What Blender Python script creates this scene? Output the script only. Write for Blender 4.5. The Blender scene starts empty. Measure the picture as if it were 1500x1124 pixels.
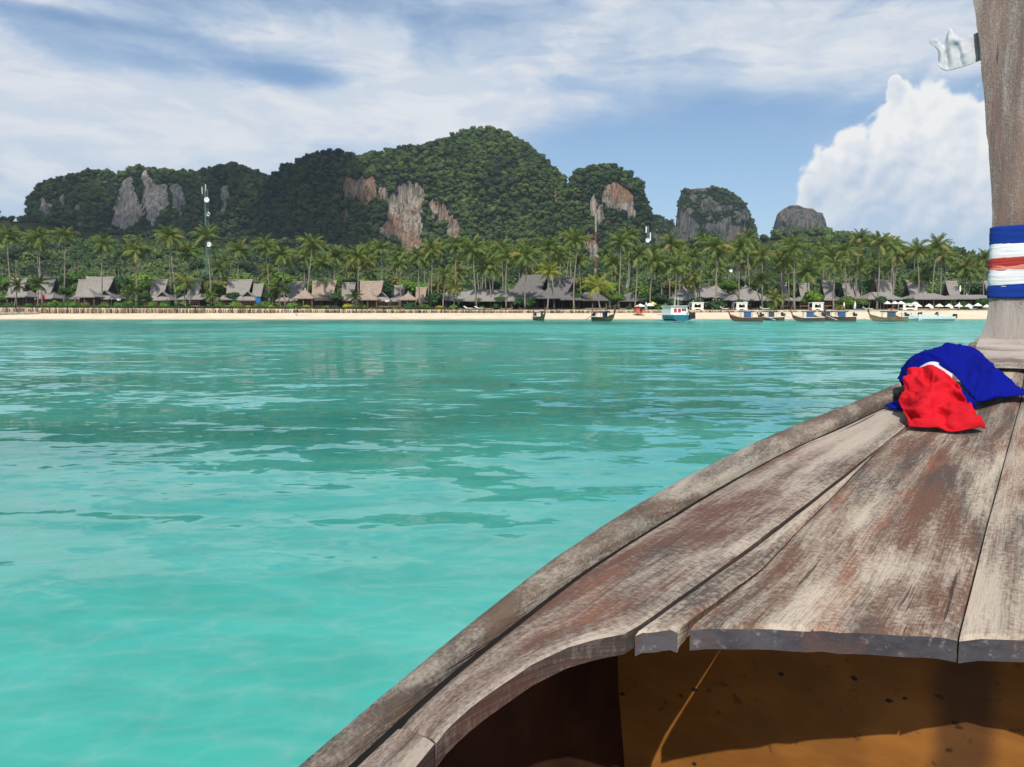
import bpy, math, random
import numpy as np
from mathutils import Vector, Matrix, Euler, noise as mnoise

random.seed(7); np.random.seed(7)
SC = bpy.context.scene
COL = SC.collection
RAD = math.radians

# ------------------------------------------------------------------ camera
FPX, U0, V0, VH = 1168.0, 750.0, 562.0, 455.0      # focal length and centre in photo pixels, horizon row
PITCH = math.atan((V0 - VH) / FPX)
CAMZ = 1.7
cam = bpy.data.cameras.new("camera")
cam_o = bpy.data.objects.new("camera", cam); COL.objects.link(cam_o)
cam.sensor_width = 36.0
cam.lens = 36.0 * FPX / 1500.0
cam.clip_start, cam.clip_end = 0.05, 6000
cam_o.location = (0, 0, CAMZ)
cam_o.rotation_euler = (RAD(90) - PITCH, 0, 0)
SC.camera = cam_o

# ------------------------------------------------------------------ light, sky, exposure
SUN_EL, SUN_AZ = RAD(49), RAD(184)                  # sun behind the camera
W = bpy.data.worlds.new("World"); SC.world = W; W.use_nodes = True
sun = bpy.data.lights.new("sun", 'SUN'); sun.energy = 4.4; sun.angle = RAD(0.53); sun.color = (1.0, .955, .88)
sun_o = bpy.data.objects.new("sun", sun); COL.objects.link(sun_o)
sd = Vector((math.sin(SUN_AZ) * math.cos(SUN_EL), math.cos(SUN_AZ) * math.cos(SUN_EL), math.sin(SUN_EL)))
sun_o.rotation_euler = sd.to_track_quat('Z', 'Y').to_euler()
sun_o.location = (0, -20, 30)
SC.view_settings.view_transform = 'Standard'; SC.view_settings.look = 'None'
SC.view_settings.exposure = 0.0; SC.view_settings.gamma = 1.0; SC.view_settings.use_curve_mapping = False
SC.render.engine = 'CYCLES'
SC.cycles.max_bounces = 7; SC.cycles.diffuse_bounces = 2; SC.cycles.glossy_bounces = 3
SC.cycles.transparent_max_bounces = 10; SC.cycles.volume_bounces = 0
SC.cycles.use_denoising = True
SC.cycles.use_adaptive_sampling = True; SC.cycles.adaptive_threshold = .02
SC.cycles.sample_clamp_indirect = 6
SC.cycles.caustics_reflective = False; SC.cycles.caustics_refractive = False


class NT:
    """small node-tree writer"""
    def __init__(s, tree):
        s.t = tree; s.t.nodes.clear()
    def n(s, typ, **kw):
        nd = s.t.nodes.new(typ)
        for k, v in kw.items():
            setattr(nd, k, v)
        return nd
    def set(s, sock, v):
        if isinstance(v, bpy.types.NodeSocket):
            s.t.links.new(v, sock)
        elif v is not None:
            if sock.type == 'RGBA' and not isinstance(v, (int, float)) and len(v) == 3:
                v = (*v, 1)
            sock.default_value = v
    def m(s, op, a, b=None, c=None, clamp=False):
        nd = s.n('ShaderNodeMath', operation=op, use_clamp=clamp)
        s.set(nd.inputs[0], a)
        if b is not None: s.set(nd.inputs[1], b)
        if c is not None: s.set(nd.inputs[2], c)
        return nd.outputs[0]
    def vm(s, op, a, b=None, scale=None):
        nd = s.n('ShaderNodeVectorMath', operation=op)
        s.set(nd.inputs[0], a)
        if b is not None: s.set(nd.inputs[1], b)
        if scale is not None: s.set(nd.inputs['Scale'], scale)
        return nd.outputs['Value'] if op in ('LENGTH', 'DOT_PRODUCT', 'DISTANCE') else nd.outputs[0]
    def xyz(s, x, y, z):
        nd = s.n('ShaderNodeCombineXYZ')
        for i, v in enumerate((x, y, z)): s.set(nd.inputs[i], v)
        return nd.outputs[0]
    def sep(s, v):
        nd = s.n('ShaderNodeSeparateXYZ'); s.set(nd.inputs[0], v); return nd.outputs
    def noise(s, vec, scale, detail=4, rough=.55, dist=0.0, lac=2.0, out=0, dim='3D'):
        nd = s.n('ShaderNodeTexNoise', noise_dimensions=dim)
        if vec is not None: s.set(nd.inputs['Vector'], vec)
        s.set(nd.inputs['Scale'], scale); s.set(nd.inputs['Detail'], detail); s.set(nd.inputs['Roughness'], rough)
        s.set(nd.inputs['Distortion'], dist); s.set(nd.inputs['Lacunarity'], lac)
        return nd.outputs[out]
    def voro(s, vec, scale, feature='F1', smooth=.5, rand=1.0, dim='2D'):
        nd = s.n('ShaderNodeTexVoronoi', feature=feature, voronoi_dimensions=dim)
        s.set(nd.inputs['Vector'], vec); s.set(nd.inputs['Scale'], scale); s.set(nd.inputs['Randomness'], rand)
        if feature == 'SMOOTH_F1': s.set(nd.inputs['Smoothness'], smooth)
        return nd.outputs['Distance']
    def ramp(s, v, lo, hi, smooth=True):
        nd = s.n('ShaderNodeMapRange', interpolation_type='SMOOTHSTEP' if smooth else 'LINEAR', clamp=True)
        s.set(nd.inputs[0], v); s.set(nd.inputs[1], lo); s.set(nd.inputs[2], hi); s.set(nd.inputs[3], 0.0); s.set(nd.inputs[4], 1.0)
        return nd.outputs[0]
    def mix(s, f, a, b):
        nd = s.n('ShaderNodeMix', data_type='RGBA')
        s.set(nd.inputs[0], f); s.set(nd.inputs[6], a); s.set(nd.inputs[7], b)
        return nd.outputs[2]
    def coord(s, which='Object'):
        return s.n('ShaderNodeTexCoord').outputs[which]
    def scale(s, vec, sc, loc=(0, 0, 0)):
        nd = s.n('ShaderNodeMapping'); s.set(nd.inputs[0], vec)
        nd.inputs['Scale'].default_value = sc; nd.inputs['Location'].default_value = loc
        return nd.outputs[0]
    def bump(s, h, strength=.5, dist=.02, normal=None):
        nd = s.n('ShaderNodeBump'); s.set(nd.inputs['Height'], h)
        nd.inputs['Strength'].default_value = strength; nd.inputs['Distance'].default_value = dist
        if normal is not None: s.set(nd.inputs['Normal'], normal)
        return nd.outputs[0]
    def bsdf(s, color, rough=.7, spec=.3, normal=None, **kw):
        p = s.n('ShaderNodeBsdfPrincipled')
        s.set(p.inputs['Base Color'], color); s.set(p.inputs['Roughness'], rough); s.set(p.inputs['Specular IOR Level'], spec)
        if normal is not None: s.set(p.inputs['Normal'], normal)
        for k, v in kw.items(): s.set(p.inputs[k], v)
        return p.outputs[0]
    def out(s, sh, world=False):
        o = s.n('ShaderNodeOutputWorld' if world else 'ShaderNodeOutputMaterial')
        s.t.links.new(sh, o.inputs['Surface']); return o


# sky: Nishita blue with a streaky high layer and cumulus banks, all laid out by compass direction and height
def build_world():
    g = NT(W.node_tree)
    sky = g.n('ShaderNodeTexSky', sky_type='NISHITA', sun_disc=False)
    sky.sun_elevation = SUN_EL; sky.sun_rotation = SUN_AZ
    sky.altitude = 0; sky.air_density = 1.0; sky.dust_density = 0.2; sky.ozone_density = 3.5
    d = g.vm('NORMALIZE', g.coord('Generated'))
    x, y, z = g.sep(d)
    az = g.m('ARCTAN2', x, y)
    el = g.m('ARCSINE', z)
    azw = g.m('SUBTRACT', g.m('FLOORED_MODULO', g.m('ADD', az, 0.84), 1.6755), 0.84)   # the bank returns every 96 degrees round the horizon
    # high layer: streaks drawn out along the horizon
    ps = g.xyz(g.m('MULTIPLY', azw, 1.0), g.m('ADD', g.m('MULTIPLY', el, 3.1), g.m('MULTIPLY', azw, .10)), g.m('MULTIPLY', az, .0))
    warp = g.noise(ps, 4.5, 4, .55, out=1, dim='2D')
    pw = g.vm('ADD', ps, g.vm('SCALE', g.vm('SUBTRACT', warp, (.5, .5, .5)), scale=.13))
    n1 = g.noise(pw, 3.6, 7, .56, dim='2D')
    n2 = g.noise(pw, 15, 6, .62, dim='2D')
    dens = g.m('ADD', g.m('MULTIPLY', n1, .75), g.m('MULTIPLY', n2, .20))
    # regional density: (column, row, half widths in photo pixels, amount)
    for (u, v, wu, wv, amt) in SKY_BIAS:
        a0 = math.atan((u - U0) / FPX); e0 = math.atan((VH - v) / FPX * math.cos(a0))
        da = g.m('DIVIDE', g.m('SUBTRACT', azw, a0), wu / FPX * math.cos(a0) ** 2); de = g.m('DIVIDE', g.m('SUBTRACT', g.m('SUBTRACT', el, g.m('MULTIPLY', g.m('SUBTRACT', azw, a0), -.04)), e0), wv / FPX)
        q = g.m('ADD', g.m('MULTIPLY', da, da), g.m('MULTIPLY', de, de))
        dens = g.m('ADD', dens, g.m('MULTIPLY', g.m('EXPONENT', g.m('MULTIPLY', q, -1.0)), amt))
    cov = g.ramp(dens, .30, .72)
    thick = g.ramp(dens, .50, .78)
    ccol = g.mix(thick, (.52, .63, .78), (.70, .745, .815))
    rel = g.noise(g.vm('ADD', pw, g.vm('SCALE', g.vm('SUBTRACT', g.noise(ps, 9, 3, .5, out=1, dim='2D'), (.5, .5, .5)), scale=.03)), 8, 6, .58, dim='2D')
    ccol = g.mix(g.m('MULTIPLY', g.m('MULTIPLY', g.ramp(rel, .36, .66), .85), thick), ccol, (.92, .90, .88))
    skyc = g.vm('SCALE', sky.outputs[0], scale=.112)
    col = g.mix(g.m('MULTIPLY', cov, .92), skyc, ccol)
    # pale veil low over the land
    veil = g.m('MULTIPLY', g.m('EXPONENT', g.m('MULTIPLY', g.m('ABSOLUTE', el), -6.0)), .62)
    col = g.mix(veil, col, (.38, .57, .80))
    # cumulus bank
    warp2 = g.noise(g.xyz(azw, el, 0.0), 16, 2, .5, out=1, dim='2D')
    pc0 = g.vm('ADD', g.xyz(azw, el, 0.0), g.vm('SCALE', g.vm('SUBTRACT', warp2, (.5, .5, .5)), scale=.018))

    def puff(vec, detail=True):
        v1 = g.voro(vec, 22, 'SMOOTH_F1', .2); v2 = g.voro(vec, 58, 'SMOOTH_F1', .2)
        r = g.m('ADD', g.m('MULTIPLY', v1, .62), g.m('MULTIPLY', v2, .22))
        r = g.m('ADD', r, g.m('MULTIPLY', g.noise(vec, 80, 6, .65, dim='2D'), .30))
        return g.m('SUBTRACT', 1.0, r)
    body = None
    for (u, v, r) in CUMULUS:
        a = math.atan((u - U0) / FPX); e = math.atan((VH - v) / FPX * math.cos(a)); rr = r / FPX * math.cos(a)
        dist = g.vm('DISTANCE', g.xyz(azw, el, 0.0), (a, e, 0.0))
        b = g.m('SUBTRACT', 1.0, g.m('DIVIDE', dist, rr))
        body = b if body is None else g.m('SMOOTH_MAX', body, b, .10)
    p0 = puff(pc0)
    p1 = puff(g.vm('ADD', pc0, (-.006, .009, 0.0)))
    shape = g.m('ADD', body, g.m('MULTIPLY', g.m('SUBTRACT', p0, .48), .95))
    mask = g.ramp(shape, .0, .20)
    lit = g.m('SUBTRACT', p0, p1)
    big = g.noise(g.xyz(azw, el, 0.0), 8, 5, .6, dim='2D')
    low = g.ramp(el, .03, .20)
    lum = g.m('ADD', g.m('ADD', g.m('MULTIPLY', lit, 1.25), g.m('MULTIPLY', g.m('SUBTRACT', big, .5), 1.5)), g.m('MULTIPLY', low, .50))
    lum = g.m('ADD', lum, g.m('MULTIPLY', g.ramp(shape, .50, .08), .34))
    lum = g.ramp(g.m('ADD', lum, .08), -.02, .92, False)
    cc = g.mix(lum, (.50, .60, .75), (.90, .90, .90))
    soft = g.ramp(el, .03, .17)
    col = g.mix(g.m('MULTIPLY', mask, g.m('MULTIPLY_ADD', soft, .45, .53)), col, cc)
    bg = g.n('ShaderNodeBackground'); g.set(bg.inputs[0], col); bg.inputs[1].default_value = 1.0
    g.out(bg.outputs[0], True)


SKY_BIAS = [(120, 145, 360, 66, .28), (460, 190, 300, 42, .30), (60, 5, 150, 18, .24), (900, 85, 420, 90, .24), (1350, 60, 260, 80, .18), (120, 262, 260, 60, .24), (640, 160, 180, 40, .12), (520, 28, 260, 26, -.10),
            (1000, 262, 240, 62, -.46), (130, 44, 150, 9, -.15), (425, 122, 80, 14, -.36), (250, 72, 160, 14, -.06), (830, 140, 60, 14, -.12), (1110, 170, 130, 22, -.14)]
CUMULUS = [(1330, 225, 88), (1240, 262, 62), (1302, 172, 38), (1297, 150, 24), (1294, 134, 13), (1410, 235, 95), (1280, 330, 110), (1400, 350, 130), (1500, 300, 130), (1200, 300, 46), (1560, 380, 110)]
build_world()
W.cycles.sampling_method = 'NONE'

# ------------------------------------------------------------------ geometry helpers
_F = np.array([0, math.cos(PITCH), -math.sin(PITCH)]); _U = np.array([0, math.sin(PITCH), math.cos(PITCH)]); _R = np.array([1.0, 0, 0])
CAM = np.array([0, 0, CAMZ])
def ray(u, v): return _F + _R * ((u - U0) / FPX) + _U * ((V0 - v) / FPX)
def at(u, v, Y):
    d = ray(u, v); return CAM + d * (Y / d[1])
def pix(p):
    q = np.asarray(p) - CAM; z = q @ _F
    return U0 + FPX * (q @ _R) / z, V0 - FPX * (q @ _U) / z
def X(u, Y): return (u - U0) / FPX * Y
def fbm(x, y, z, oct=4): return mnoise.fractal((x, y, z), 1.0, 2.0, oct)
def lerp(a, b, t): return a + (b - a) * t
def sstep(t): t = min(max(t, 0), 1); return t * t * (3 - 2 * t)


class MB:
    """collects shapes, builds ONE mesh object"""
    def __init__(s): s.v = []; s.f = []; s.mi = []
    def add(s, vs, fs, mi=0):
        o = len(s.v); s.v.extend([tuple(map(float, p)) for p in vs]); s.f.extend([tuple(i + o for i in f) for f in fs]); s.mi.extend([mi] * len(fs)); return s
    def box(s, c, sz, rz=0, mi=0, taper=1.0, rx=0, ry=0):
        hx, hy, hz = sz[0] / 2, sz[1] / 2, sz[2] / 2
        pts = [(-hx, -hy, -hz), (hx, -hy, -hz), (hx, hy, -hz), (-hx, hy, -hz), (-hx * taper, -hy * taper, hz), (hx * taper, -hy * taper, hz), (hx * taper, hy * taper, hz), (-hx * taper, hy * taper, hz)]
        if rz or rx or ry:
            M = Euler((rx, ry, rz)).to_matrix(); pts = [M @ Vector(p) for p in pts]
        return s.add([(p[0] + c[0], p[1] + c[1], p[2] + c[2]) for p in pts], [(0, 3, 2, 1), (4, 5, 6, 7), (0, 1, 5, 4), (1, 2, 6, 5), (2, 3, 7, 6), (3, 0, 4, 7)], mi)
    def tube(s, path, radii, n=8, cap=True, mi=0):
        path = [Vector(p) for p in path]
        if isinstance(radii, (int, float)): radii = [radii] * len(path)
        vs, fs = [], []
        for i, p in enumerate(path):
            t = (path[min(i + 1, len(path) - 1)] - path[max(i - 1, 0)]).normalized()
            a = t.cross(Vector((0, 0, 1)) if abs(t.z) < .9 else Vector((1, 0, 0))).normalized(); b = t.cross(a)
            for k in range(n):
                w = 2 * math.pi * k / n; vs.append(p + (a * math.cos(w) + b * math.sin(w)) * radii[i])
        for i in range(len(path) - 1):
            for k in range(n):
                fs.append((i * n + k, i * n + (k + 1) % n, (i + 1) * n + (k + 1) % n, (i + 1) * n + k))
        if cap:
            fs.append(tuple(range(n))[::-1]); fs.append(tuple((len(path) - 1) * n + k for k in range(n)))
        return s.add(vs, fs, mi)
    def grid(s, P, mi=0, flip=False):
        r, c = len(P), len(P[0]); vs = [p for row in P for p in row]
        fs = [((i * c + j, i * c + j + 1, (i + 1) * c + j + 1, (i + 1) * c + j) if not flip else (i * c + j, (i + 1) * c + j, (i + 1) * c + j + 1, i * c + j + 1)) for i in range(r - 1) for j in range(c - 1)]
        return s.add(vs, fs, mi)
    def lathe(s, prof, c=(0, 0, 0), n=16, mi=0):
        P = [[(c[0] + r * math.cos(2 * math.pi * k / n), c[1] + r * math.sin(2 * math.pi * k / n), c[2] + z) for k in range(n + 1)] for r, z in prof]
        return s.grid(P, mi)
    def mesh(s, name, mats, smooth=False):
        me = bpy.data.meshes.new(name); me.from_pydata(s.v, [], s.f)
        for m in (mats if isinstance(mats, (list, tuple)) else [mats]): me.materials.append(m)
        if any(s.mi): me.polygons.foreach_set('material_index', s.mi)
        if smooth: me.polygons.foreach_set('use_smooth', [True] * len(s.f))
        me.update(); return me
    def build(s, name, mats, parent=None, smooth=False):
        return link(name, s.mesh(name, mats, smooth), parent)


def link(name, me, parent=None, loc=None, rot=None, scale=None):
    o = bpy.data.objects.new(name, me); COL.objects.link(o)
    if parent is not None: o.parent = parent
    if loc is not None: o.location = loc
    if rot is not None: o.rotation_euler = rot
    if scale is not None: o.scale = scale if not isinstance(scale, (int, float)) else (scale,) * 3
    return o
def thing(name, label, cat, loc=(0, 0, 0), rz=0, group=None, scale=None):
    o = link(name, None, None, loc, (0, 0, rz), scale); return tag(o, label, cat, group)
def tag(o, label=None, cat=None, group=None, kind=None):
    if label: o['label'] = label if len(label.split()) <= 16 else ' '.join(w for w in label.split() if w not in ('the', 'a'))
    if cat: o['category'] = cat
    if group: o['group'] = group
    if kind: o['kind'] = kind
    return o
def ordinal(i):
    return ['first', 'second', 'third', 'fourth', 'fifth', 'sixth', 'seventh', 'eighth', 'ninth', 'tenth', 'eleventh', 'twelfth', 'thirteenth', 'fourteenth', 'fifteenth', 'sixteenth',
            'seventeenth', 'eighteenth', 'nineteenth', 'twentieth'][i] if i < 20 else f'{i + 1}th' if (i + 1) % 10 not in (1, 2, 3) else f"{i + 1}{'st' if (i + 1) % 10 == 1 else 'nd' if (i + 1) % 10 == 2 else 'rd'}"

# ------------------------------------------------------------------ materials
MAT = {}
def material(name):
    m = bpy.data.materials.new(name); m.use_nodes = True; MAT[name] = m; return NT(m.node_tree)
def plain(name, col, rough=.7, spec=.3, var=.12, scale=6.0, bump=0.0, metallic=0.0):
    g = material(name); c = g.coord()
    n = g.noise(c, scale, 5, .6)
    a = tuple(x * (1 - var) for x in col); b = tuple(min(1, x * (1 + var)) for x in col)
    cc = g.mix(g.ramp(n, .3, .7), a, b)
    nm = g.bump(n, .5, bump) if bump else None
    g.out(g.bsdf(cc, rough, spec, nm, Metallic=metallic)); return MAT[name]
def foliage(name, c1, c2, trans=.18, rnd=True, third=None):
    g = material(name)
    oi = g.n('ShaderNodeObjectInfo')
    n = g.noise(g.coord(), .9, 3, .6)
    f = g.m('ADD', g.m('MULTIPLY', oi.outputs['Random'], .6), g.m('MULTIPLY', g.ramp(n, .3, .7), .4))
    cc = g.mix(f, c1, c2)
    if third is not None:
        r2 = g.m('FRACT', g.m('MULTIPLY', oi.outputs['Random'], 17.3))
        cc = g.mix(g.m('MULTIPLY', g.ramp(r2, .78, .95), .8), cc, third)
    dif = g.bsdf(cc, .55, .25)
    tr = g.n('ShaderNodeBsdfTranslucent'); g.set(tr.inputs[0], cc)
    mx = g.n('ShaderNodeMixShader'); mx.inputs[0].default_value = trans
    g.t.links.new(dif, mx.inputs[1]); g.t.links.new(tr.outputs[0], mx.inputs[2])
    g.out(mx.outputs[0]); return MAT[name]

def thatch(name, c1, c2):
    g = material(name); c = g.coord()
    n = g.noise(g.scale(c, (9, 9, 1.1)), 1.0, 5, .65)
    n2 = g.noise(c, .8, 4, .6)
    sx, sy, sz = g.sep(c)
    lay = g.m('FRACT', g.m('MULTIPLY', g.m('ADD', sz, g.m('MULTIPLY', n2, .12)), 2.2))
    cc = g.mix(g.ramp(n, .25, .75), c1, c2)
    cc = g.mix(g.m('MULTIPLY', g.ramp(n2, .5, .75), .45), cc, tuple(.55 * x for x in c1))
    h = g.m('ADD', n, g.m('MULTIPLY', lay, .6))
    g.out(g.bsdf(cc, .9, .1, g.bump(h, .9, .12))); return MAT[name]

thatch('thatch_grey', (.21, .185, .165), (.38, .345, .315))
thatch('thatch_dark', (.12, .11, .105), (.22, .205, .195))
thatch('thatch_brown', (.27, .19, .14), (.46, .36, .29))
plain('ridge_cap', (.50, .42, .33), .9, .1, .2, 3)
plain('dark_timber', (.055, .040, .032), .7, .2, .3, 5)
plain('red_timber', (.17, .065, .042), .7, .2, .3, 5)
plain('tan_timber', (.30, .22, .15), .75, .2, .25, 5)
plain('post_timber', (.20, .15, .11), .8, .2, .25, 5)
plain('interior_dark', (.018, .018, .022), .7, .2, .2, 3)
plain('white_paint', (.78, .78, .76), .5, .4, .05, 3)
plain('canvas_white', (.80, .77, .70), .8, .2, .06, 4)
plain('canvas_yellow', (.75, .58, .22), .8, .2, .06, 4)
plain('mast_pale', (.46, .45, .44), .5, .4, .1, 3); plain('mast_red', (.30, .07, .045), .5, .4, .15, 3)
plain('green_paint', (.13, .24, .19), .5, .4, .2, 3)
plain('red_paint', (.42, .07, .04), .5, .4, .15, 3)
plain('blue_tarp', (.055, .12, .26), .6, .3, .2, 2)
plain('pale_tarp', (.42, .47, .55), .6, .3, .2, 2)
plain('dark_tarp', (.07, .085, .12), .6, .3, .2, 2)
plain('blue_cloth_far', (.02, .19, .55), .7, .2, .1, 3)
plain('red_cloth_far', (.55, .03, .04), .7, .2, .1, 3)
plain('hull_green', (.085, .085, .045), .6, .3, .3, 2)
plain('hull_brown', (.13, .075, .04), .6, .3, .35, 2)
plain('hull_tan', (.24, .17, .09), .6, .3, .3, 2)
plain('hull_teal', (.02, .17, .22), .4, .4, .1, 2)
plain('orange_paint', (.58, .14, .06), .6, .3, .2, 2)
plain('engine_black', (.02, .02, .02), .45, .5, .2, 4)
plain('steel', (.35, .35, .36), .4, .5, .1, 4, metallic=.7)
plain('skin', (.42, .25, .17), .6, .3, .05, 4)
plain('shorts_dark', (.05, .07, .12), .8, .2, .1, 4)
plain('rock_grey_stone', (.30, .25, .20), .9, .2, .35, 3, .05)
plain('trunk_bark', (.25, .215, .18), .9, .1, .3, 3)
plain('stake_timber', (.26, .185, .125), .9, .1, .45, 1.2)
plain('coconut', (.16, .14, .04), .7, .2, .3, 3)
foliage('palm_leaf', (.115, .175, .040), (.215, .270, .062), .3, third=(.36, .31, .09))
foliage('palm_leaf_young', (.22, .26, .04), (.38, .37, .07), .3)
foliage('palm_leaf_dark', (.05, .078, .02), (.095, .12, .03), .25)
foliage('leaf_mid', (.055, .13, .02), (.13, .22, .032), .22)
foliage('leaf_dark', (.028, .072, .022), (.058, .125, .03), .18)
foliage('leaf_bright', (.11, .24, .022), (.20, .31, .04), .25)
foliage('leaf_yellow', (.38, .36, .02), (.48, .42, .04), .15)
foliage('leaf_olive', (.12, .14, .03), (.20, .20, .045), .22)
def forest_material():
    g = material('forest_leaf'); oi = g.n('ShaderNodeObjectInfo'); P = g.n('ShaderNodeNewGeometry').outputs['Position']
    big = g.noise(P, .010, 4, .6, .5); mid = g.noise(P, .045, 3, .6)
    f = g.m('ADD', g.m('MULTIPLY', oi.outputs['Random'], .38), g.m('ADD', g.m('MULTIPLY', g.ramp(big, .36, .64), .40), g.m('MULTIPLY', g.ramp(mid, .35, .65), .32)))
    cc = g.mix(g.ramp(f, .12, .92), (.012, .038, .017), (.098, .150, .034))
    r2 = g.m('FRACT', g.m('MULTIPLY', oi.outputs['Random'], 17.3))
    cc = g.mix(g.m('MULTIPLY', g.ramp(r2, .80, .97), g.m('MULTIPLY_ADD', g.ramp(mid, .45, .65), .6, .25)), cc, (.18, .23, .04))
    cc = g.mix(g.m('MULTIPLY', g.ramp(g.m('FRACT', g.m('MULTIPLY', oi.outputs['Random'], 31.7)), .90, .98), .7), cc, (.085, .075, .035))
    dif = g.bsdf(cc, .6, .2); tr = g.n('ShaderNodeBsdfTranslucent'); g.set(tr.inputs[0], cc)
    mx = g.n('ShaderNodeMixShader'); mx.inputs[0].default_value = .1
    g.t.links.new(dif, mx.inputs[1]); g.t.links.new(tr.outputs[0], mx.inputs[2]); g.out(mx.outputs[0])
forest_material()
foliage('flower_white', (.75, .74, .68), (.8, .8, .74), .1)

def mat_ground():
    g = material('ground_earth'); c = g.coord()
    n = g.noise(c, .12, 6, .6)
    g.out(g.bsdf(g.mix(g.ramp(n, .35, .65), (.03, .045, .015), (.07, .075, .028)), .95, .1))
    g = material('sand'); c = g.coord()
    n = g.noise(c, .35, 6, .6); n2 = g.noise(c, 5, 5, .6)
    x, y, z = g.sep(c)
    wet = g.ramp(z, .02, .30)
    cc = g.mix(g.ramp(n, .3, .7), (.70, .58, .40), (.80, .69, .51))
    cc = g.mix(g.m('MULTIPLY', g.ramp(n2, .60, .75), .35), cc, (.30, .23, .15))
    cc = g.mix(wet, (.30, .26, .16), cc)
    g.out(g.bsdf(cc, .9, .15, g.bump(g.m('ADD', n, n2), .6, .12)))
    g = material('seabed_sand'); c = g.coord()
    x, y, z = g.sep(c)
    nb = g.noise(g.scale(c, (.018, .05, 1)), 1.0, 5, .6)
    ns = g.noise(g.scale(c, (.5, 1.1, 1)), 1.0, 4, .6, .4)
    cc = g.mix(g.ramp(ns, .30, .70), (.66, .63, .53), (.82, .79, .69))
    shore = g.m('MULTIPLY', g.ramp(y, 62, 128), g.ramp(g.m('ADD', nb, g.m('MULTIPLY', g.m('MULTIPLY', x, -1), .0022)), .46, .60))
    cc = g.mix(g.m('MULTIPLY', shore, .85), cc, (.17, .19, .10))
    patch = g.ramp(g.noise(g.scale(c, (.04, .09, 1), (4, 2, 0)), 1.0, 4, .6), .44, .62)
    cc = g.mix(g.m('MULTIPLY', g.m('MULTIPLY_ADD', patch, .65, .25), g.m('MULTIPLY', g.ramp(y, 7, 20), g.ramp(y, 62, 26))), cc, (.20, .25, .17))
    g.out(g.bsdf(cc, .9, .1))
mat_ground()

def mat_water():
    g = material('sea_water')
    geo = g.n('ShaderNodeNewGeometry'); P = geo.outputs['Position']
    def slope(sc, loc, det, rough, dist):
        return g.vm('SUBTRACT', g.noise(g.scale(P, sc, loc), 1.0, det, rough, dist, out=1), (.5, .5, .5))
    gust = g.ramp(g.noise(g.scale(P, (.018, .045, 1), (1, 5, 0)), 1.0, 3, .6), .34, .62)
    calm = g.m('MULTIPLY_ADD', gust, .22, .05)
    sl = g.vm('MULTIPLY', slope((.10, .26, 1), (0, 0, 0), 2, .5, .3), (.08, .11, 0))
    sl = g.vm('ADD', sl, g.vm('MULTIPLY', slope((.45, 1.05, 1), (3, 7, 0), 3, .5, .6), (.20, .36, 0)))
    sl = g.vm('ADD', sl, g.vm('SCALE', g.vm('MULTIPLY', slope((2.4, 4.8, 1), (1, 2, 0), 3, .55, .4), (.9, 1.0, 0)), scale=calm))
    far = g.ramp(g.sep(P)[1], 14, 75)
    sx_, sy_, sz_ = g.sep(sl)
    sy_ = g.m('SMOOTH_MIN', g.m('ADD', sy_, g.m('MULTIPLY_ADD', far, -.055, -.004)), g.m('SUBTRACT', g.m('DIVIDE', .50, g.m('MAXIMUM', g.sep(P)[1], 3.0)), .008), .012)
    sl = g.xyz(sx_, sy_, 0.0)
    med = g.noise(g.scale(P, (.25, .5, 1), (3, 7, 0)), 1.0, 3, .52, .5)
    bmp = g.vm('NORMALIZE', g.vm('ADD', sl, (0, 0, 1)))
    # caustic light veins put into the tint, as if bunched by wavelets
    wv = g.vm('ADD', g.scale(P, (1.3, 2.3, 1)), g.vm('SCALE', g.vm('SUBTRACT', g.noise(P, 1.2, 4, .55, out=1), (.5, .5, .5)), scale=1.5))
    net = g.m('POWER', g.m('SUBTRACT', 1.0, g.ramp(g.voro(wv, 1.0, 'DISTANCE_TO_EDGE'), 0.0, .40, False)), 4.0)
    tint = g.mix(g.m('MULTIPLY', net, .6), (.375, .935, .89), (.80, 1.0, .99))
    tr = g.n('ShaderNodeBsdfTransparent'); g.set(tr.inputs[0], tint)
    body = g.n('ShaderNodeBsdfDiffuse')
    bc = g.mix(g.ramp(med, .3, .7), (.028, .39, .365), (.058, .49, .465))
    g.set(body.inputs[0], bc)
    m1 = g.n('ShaderNodeMixShader'); m1.inputs[0].default_value = .30
    g.t.links.new(tr.outputs[0], m1.inputs[1]); g.t.links.new(body.outputs[0], m1.inputs[2])
    gl = g.n('ShaderNodeBsdfGlossy'); g.set(gl.inputs['Roughness'], g.m('MULTIPLY_ADD', far, .09, .03)); g.set(gl.inputs['Normal'], bmp)
    gl.inputs[0].default_value = (.95, .98, 1, 1)
    fr = g.n('ShaderNodeFresnel'); fr.inputs[0].default_value = 1.333; g.set(fr.inputs['Normal'], bmp)
    m2 = g.n('ShaderNodeMixShader'); g.set(m2.inputs[0], g.m('MULTIPLY', fr.outputs[0], g.m('MULTIPLY_ADD', far, -.40, .92)))
    g.t.links.new(m1.outputs[0], m2.inputs[1]); g.t.links.new(gl.outputs[0], m2.inputs[2])
    g.out(m2.outputs[0])
mat_water()

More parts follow.
